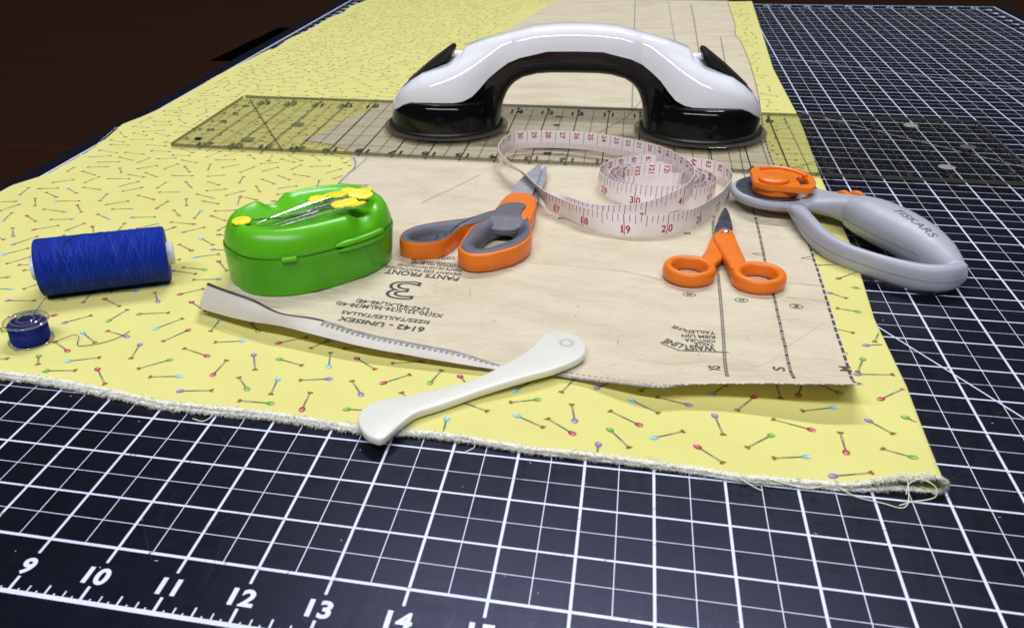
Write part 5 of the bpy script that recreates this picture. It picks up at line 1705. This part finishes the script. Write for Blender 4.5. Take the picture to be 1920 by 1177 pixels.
# ------------------------------------------------------ flower-head pins
def make_pin(label):
    r = thing('flower_pin', (0, 0, 0), label, 'pin', 'yellow flower-head pins on the pin case')
    m1 = MB()
    m1.tube([(0.10, 0, 0), (1.45, 0, 0), (1.68, 0, 0)], [0.0165, 0.0165, 0.001], 8)
    s_ = m1.build('shaft', M['pin_steel'], r)
    m2 = MB()
    rows = []
    for sc_, z in ((0.55, -0.022), (0.93, -0.020), (1.0, -0.006), (1.0, 0.006), (0.93, 0.020), (0.55, 0.026), (0.2, 0.030)):
        rows.append([((0.20 * sc_ * (1 + 0.05 * math.cos(9 * t))) * math.cos(t), (0.18 * sc_ * (1 + 0.05 * math.cos(9 * t))) * math.sin(t), z) for t in [2 * math.pi * i / 54 for i in range(54)]])
    m2.grid(rows, closed_u=True, cap=True)
    for i in range(9):                            # raised petal ribs
        a = 2 * math.pi * i / 9
        m2.tube([(0.03 * math.cos(a), 0.03 * math.sin(a), 0.027), (0.14 * math.cos(a), 0.128 * math.sin(a), 0.021)], [0.010, 0.004], 6)
    h_ = m2.build('head', M['yellow_head'], r)
    return r, s_, h_
PLAB = ['yellow-headed pin, leftmost head of the bunch on the green lid', 'yellow-headed pin, second head from the left along the back of the bunch',
        'yellow-headed pin, third head from the left along the back of the bunch', 'yellow-headed pin with its head at the back right corner of the bunch',
        'yellow-headed pin with its broad head lying on top of the bunch', 'yellow-headed pin with the rightmost head of the bunch',
        'yellow-headed pin with its head at the front right of the bunch, nearest the viewer', 'yellow-headed pin tucked just behind the nearest head of the bunch',
        'yellow-headed pin half hidden in the middle of the bunch', 'yellow-headed pin low at the front left of the bunch']
proto = make_pin(PLAB[0])
def place_pin(i, head, tip, label, roll=0.0):
    if i == 0:
        r = proto[0]
    else:
        r = proto[0].copy(); COL.objects.link(r)
        for ch in proto[1:]:
            c = ch.copy(); COL.objects.link(c); c.parent = r
    r['label'] = label
    h = Vector(head); t = Vector(tip)
    d = (t - h).normalized()
    side = Vector((0, 0, 1)).cross(d).normalized(); up = d.cross(side)
    rotm = Matrix((d, side, up)).transposed().to_4x4() @ Matrix.Rotation(roll, 4, 'X')
    r.matrix_world = Matrix.Translation(h * IN) @ rotm
    return r
rnd = random.Random(8)
order = [0, 1, 2, 3, 8, 9, 7, 6, 5, 4]
lev = {n: i for i, n in enumerate(order)}
for i in range(10):
    h = list(PIN_HEADS[i]); t = list(PIN_TIPS[i])
    h[2] = 1.53 + 0.014 * lev[i]; t[2] = 1.475 + 0.004 * lev[i]
    place_pin(i, h, t, PLAB[i], rnd.uniform(-0.22, 0.22))
h = list(PIN_LONE[0]); t = list(PIN_LONE[1])
h[2] = 1.48; t[2] = 1.50
place_pin(10, h, t, "single yellow-headed pin lying the other way, its head at the lid's left end", 0.1)

# ======================================================== thread spool
A = Vector((4.700, 6.783, 0.69)); B = Vector((7.002, 7.921, 0.69))
PB_ = (5.85, 7.35, 0.10)
spool = thing('thread_spool', PB_, 'large spool of royal blue thread lying on its side on the fabric', 'thread spool')
ax = (B - A).normalized(); n1 = ax.cross(Vector((0, 0, 1))).normalized(); n2 = n1.cross(ax)
def spun(prof, n, mb, uv=False):
    """prof: (distance along the spool, radius)"""
    rows = []
    for s, r_ in prof:
        rows.append([A + ax * s + r_ * (math.cos(2 * math.pi * k / n) * n1 + math.sin(2 * math.pi * k / n) * n2) for k in range(n)])
    mb.grid(rows, closed_u=True, cap=True)
Ls = (B - A).length
prof = [(0.0, 0.30), (0.0, 0.545), (0.015, 0.572), (0.05, 0.585)]
for i in range(1, 60):
    s = 0.05 + (Ls - 0.10) * i / 60
    prof.append((s, 0.585 - 0.016 * i / 60 + 0.004 * noise.noise(Vector((s * 4, 0, 0))) + 0.0015 * math.sin(i * 2.4)))
prof += [(Ls - 0.05, 0.566), (Ls - 0.015, 0.553), (Ls, 0.525), (Ls, 0.28)]
mb = MB(); spun(prof, 96, mb)
th = mb.build('thread', M['thread'], spool, PB_, angle=50)
def uv_cyl(o, length):
    me = o.data
    uvl = me.uv_layers.new(name='UVMap')
    M_ = [Vector(v.co) / IN + Vector(PB_) - A for v in me.vertices]
    for p in me.polygons:
        ang = []
        for li in p.loop_indices:
            v = M_[me.loops[li].vertex_index]
            ang.append((math.atan2(v.dot(n2), v.dot(n1)) / (2 * math.pi)) % 1.0)
        wrap = max(ang) - min(ang) > 0.5
        for li, a in zip(p.loop_indices, ang):
            v = M_[me.loops[li].vertex_index]
            if wrap and a < 0.5: a += 1.0
            uvl.data[li].uv = (v.dot(ax) / length * 3 + a * 0.03, a)
uv_cyl(th, Ls)
mb = MB(); spun([(-0.13, 0.13), (-0.13, 0.225), (-0.115, 0.24), (Ls + 0.115, 0.24), (Ls + 0.13, 0.225), (Ls + 0.13, 0.15)], 48, mb)
mb.build('core', M['core'], spool, PB_)
mb = MB()
def on_spool(s, ang, r_=0.592):
    a = math.radians(ang)
    return A + ax * s + r_ * (math.cos(a) * -n1 + math.sin(a) * n2)
# loose end: over the wound thread, down its face and off along the cloth
sgn = 1 if (on_spool(1, 0) - on_spool(1, 180)).y < 0 else -1
def face(s, ang, r_=0.592):                      # ang 0 = towards the viewer, 90 = top
    a = math.radians(ang)
    return A + ax * s + r_ * (math.cos(a) * sgn * -n1 + math.sin(a) * n2)
mb2 = MB()
rs_ = random.Random(5)
for j in range(34):                              # strands that cross the lay of the winding
    s0 = rs_.uniform(0.15, Ls - 0.15); dlt = rs_.choice((-1, 1)) * rs_.uniform(0.15, 0.75)
    pts_ = []
    for q in range(26):
        f = q / 25
        s_ = s0 + dlt * f
        if 0.06 < s_ < Ls - 0.06:
            pts_.append(face(s_, -50 + 190 * f, 0.5865 - 0.016 * s_ / Ls))
    if len(pts_) > 6:
        mb2.tube(pts_, 0.0042, 5)
mb2.build('strand', M['thread_light'], spool, PB_)
path = [face(1.35, 100), face(1.15, 92), face(1.0, 99), face(0.85, 90), face(0.68, 72), face(0.60, 52), face(0.58, 35), face(0.50, 18), face(0.40, 0), face(0.30, -18)]
path += [Vector((4.98, 6.25, 0.20)), Vector((4.98, 5.98, 0.125)), Vector((5.10, 5.62, 0.118)), Vector((5.12, 5.36, 0.117)), Vector((5.0, 5.30, 0.117)), Vector((4.75, 5.25, 0.117)), Vector((4.45, 5.15, 0.117))]
mb.tube(catmull(path, 90), 0.0065, 6)
mb.build('loose_end', M['thread_dark'], spool, PB_)

# ============================================================= bobbin
bx, by = 5.58, 4.90
BZ = 0.112
bob = thing('bobbin', (bx, by, BZ), 'small clear plastic bobbin wound with blue thread standing on end in front of the spool', 'bobbin')
bb = (bx, by, BZ)
for z in (0.0, 0.40):
    mb = MB()
    mb.lathe([(0.10, z), (0.39, z), (0.412, z + 0.010), (0.415, z + 0.022), (0.405, z + 0.036), (0.385, z + 0.042), (0.10, z + 0.042)], 72, bb)
    mb.build('flange', M['bobbin_clear'], bob, bb)
mb = MB()
mb.lathe([(0.085, 0.02), (0.125, 0.02), (0.125, 0.46), (0.115, 0.475), (0.085, 0.475)], 36, bb)
mb.build('hub', M['bobbin_clear'], bob, bb)
mb = MB()
for r_, zz in ((0.160, 0.445), (0.275, 0.443), (0.408, 0.421), (0.408, 0.021)):
    mb.tube([(bx + r_ * math.cos(a), by + r_ * math.sin(a), BZ + zz) for a in [2 * math.pi * i / 64 for i in range(64)]], 0.014, 8, closed=True)
mb.build('flange_ridge', M['bobbin_rim'], bob, bb)
mb = MB()
prof = [(0.128, 0.046)]
for i in range(0, 45):
    z = 0.046 + 0.325 * i / 44
    prof.append((0.345 + 0.010 * math.sin(math.pi * i / 44) + 0.0045 * math.cos(i * 2.2) + 0.004 * noise.noise(Vector((i * 0.7, 0, 0))), z))
prof.append((0.128, 0.371))
mb.lathe(prof, 64, bb)
mb.build('wound_thread', M['thread_bobbin'], bob, bb, angle=70)
mb = MB()
for j in range(9):                               # strands lying across the winding
    z0, tilt = 0.07 + 0.035 * j, (0.03, -0.02, 0.09, 0.02, -0.05, 0.06, 0.0, -0.03, 0.04)[j]
    mb.tube([(bx + 0.358 * math.cos(a), by + 0.358 * math.sin(a), BZ + min(0.385, max(0.055, z0 + tilt * math.cos(a - j)))) for a in [2 * math.pi * i / 60 for i in range(60)]], 0.0055, 5, closed=True)
mb.build('strand', M['thread'], bob, bb)
mb = MB()
path = [(5.75, 4.72, .17), (5.90, 4.78, .16), (6.08, 4.90, .135), (6.20, 5.06, .14), (6.33, 5.16, .16), (6.45, 5.12, .15), (6.50, 4.97, .125), (6.58, 4.86, .118), (6.72, 4.88, .118), (6.95, 5.02, .118), (7.12, 5.20, .118), (7.22, 5.40, .118), (7.26, 5.55, .118)]
mb.tube(catmull(path, 70), 0.006, 6)
mb.build('loose_end', M['thread_dark'], bob, bb)

# ======================================================== bone folder
mb = MB()
FP = dense(FOLDER, 120)
fcx = 14.1
def zlift(x, y):
    # rests on the frayed edge at one end and on the tissue at the other
    return 0.05 + 0.02 * math.cos((x - 12.5) / 3.4 * math.pi) + 0.10 * smooth01((x - 13.6) / 1.6)
P2 = [(p[0], p[1] + 0.0) for p in FP]
mb.slab(P2, 0.085, 0.225, 0.032, zf=zlift)
fold = mb.build('bone_folder', M['folder'], base=(14.1, 4.5, 0.12), angle=60)
rows = []
mb = MB()
mb.lathe([(0.001, -0.001), (0.085, -0.001), (0.10, 0.0006), (0.115, 0.0010), (0.13, 0.0), (0.13, -0.01), (0.001, -0.01)], 36, (15.47, 6.10, 0.225 + zlift(15.47, 6.10)))
fb = MB(); fb.v, fb.f, fb.mi, fb.col = mb.v, mb.f, mb.mi, mb.col
ho = fb.build('hang_hole', M['folder'], fold, (14.1, 4.5, 0.12))
tag(fold, 'milky white plastic bone folder lying across the frayed front edge of the fabric', 'bone folder')
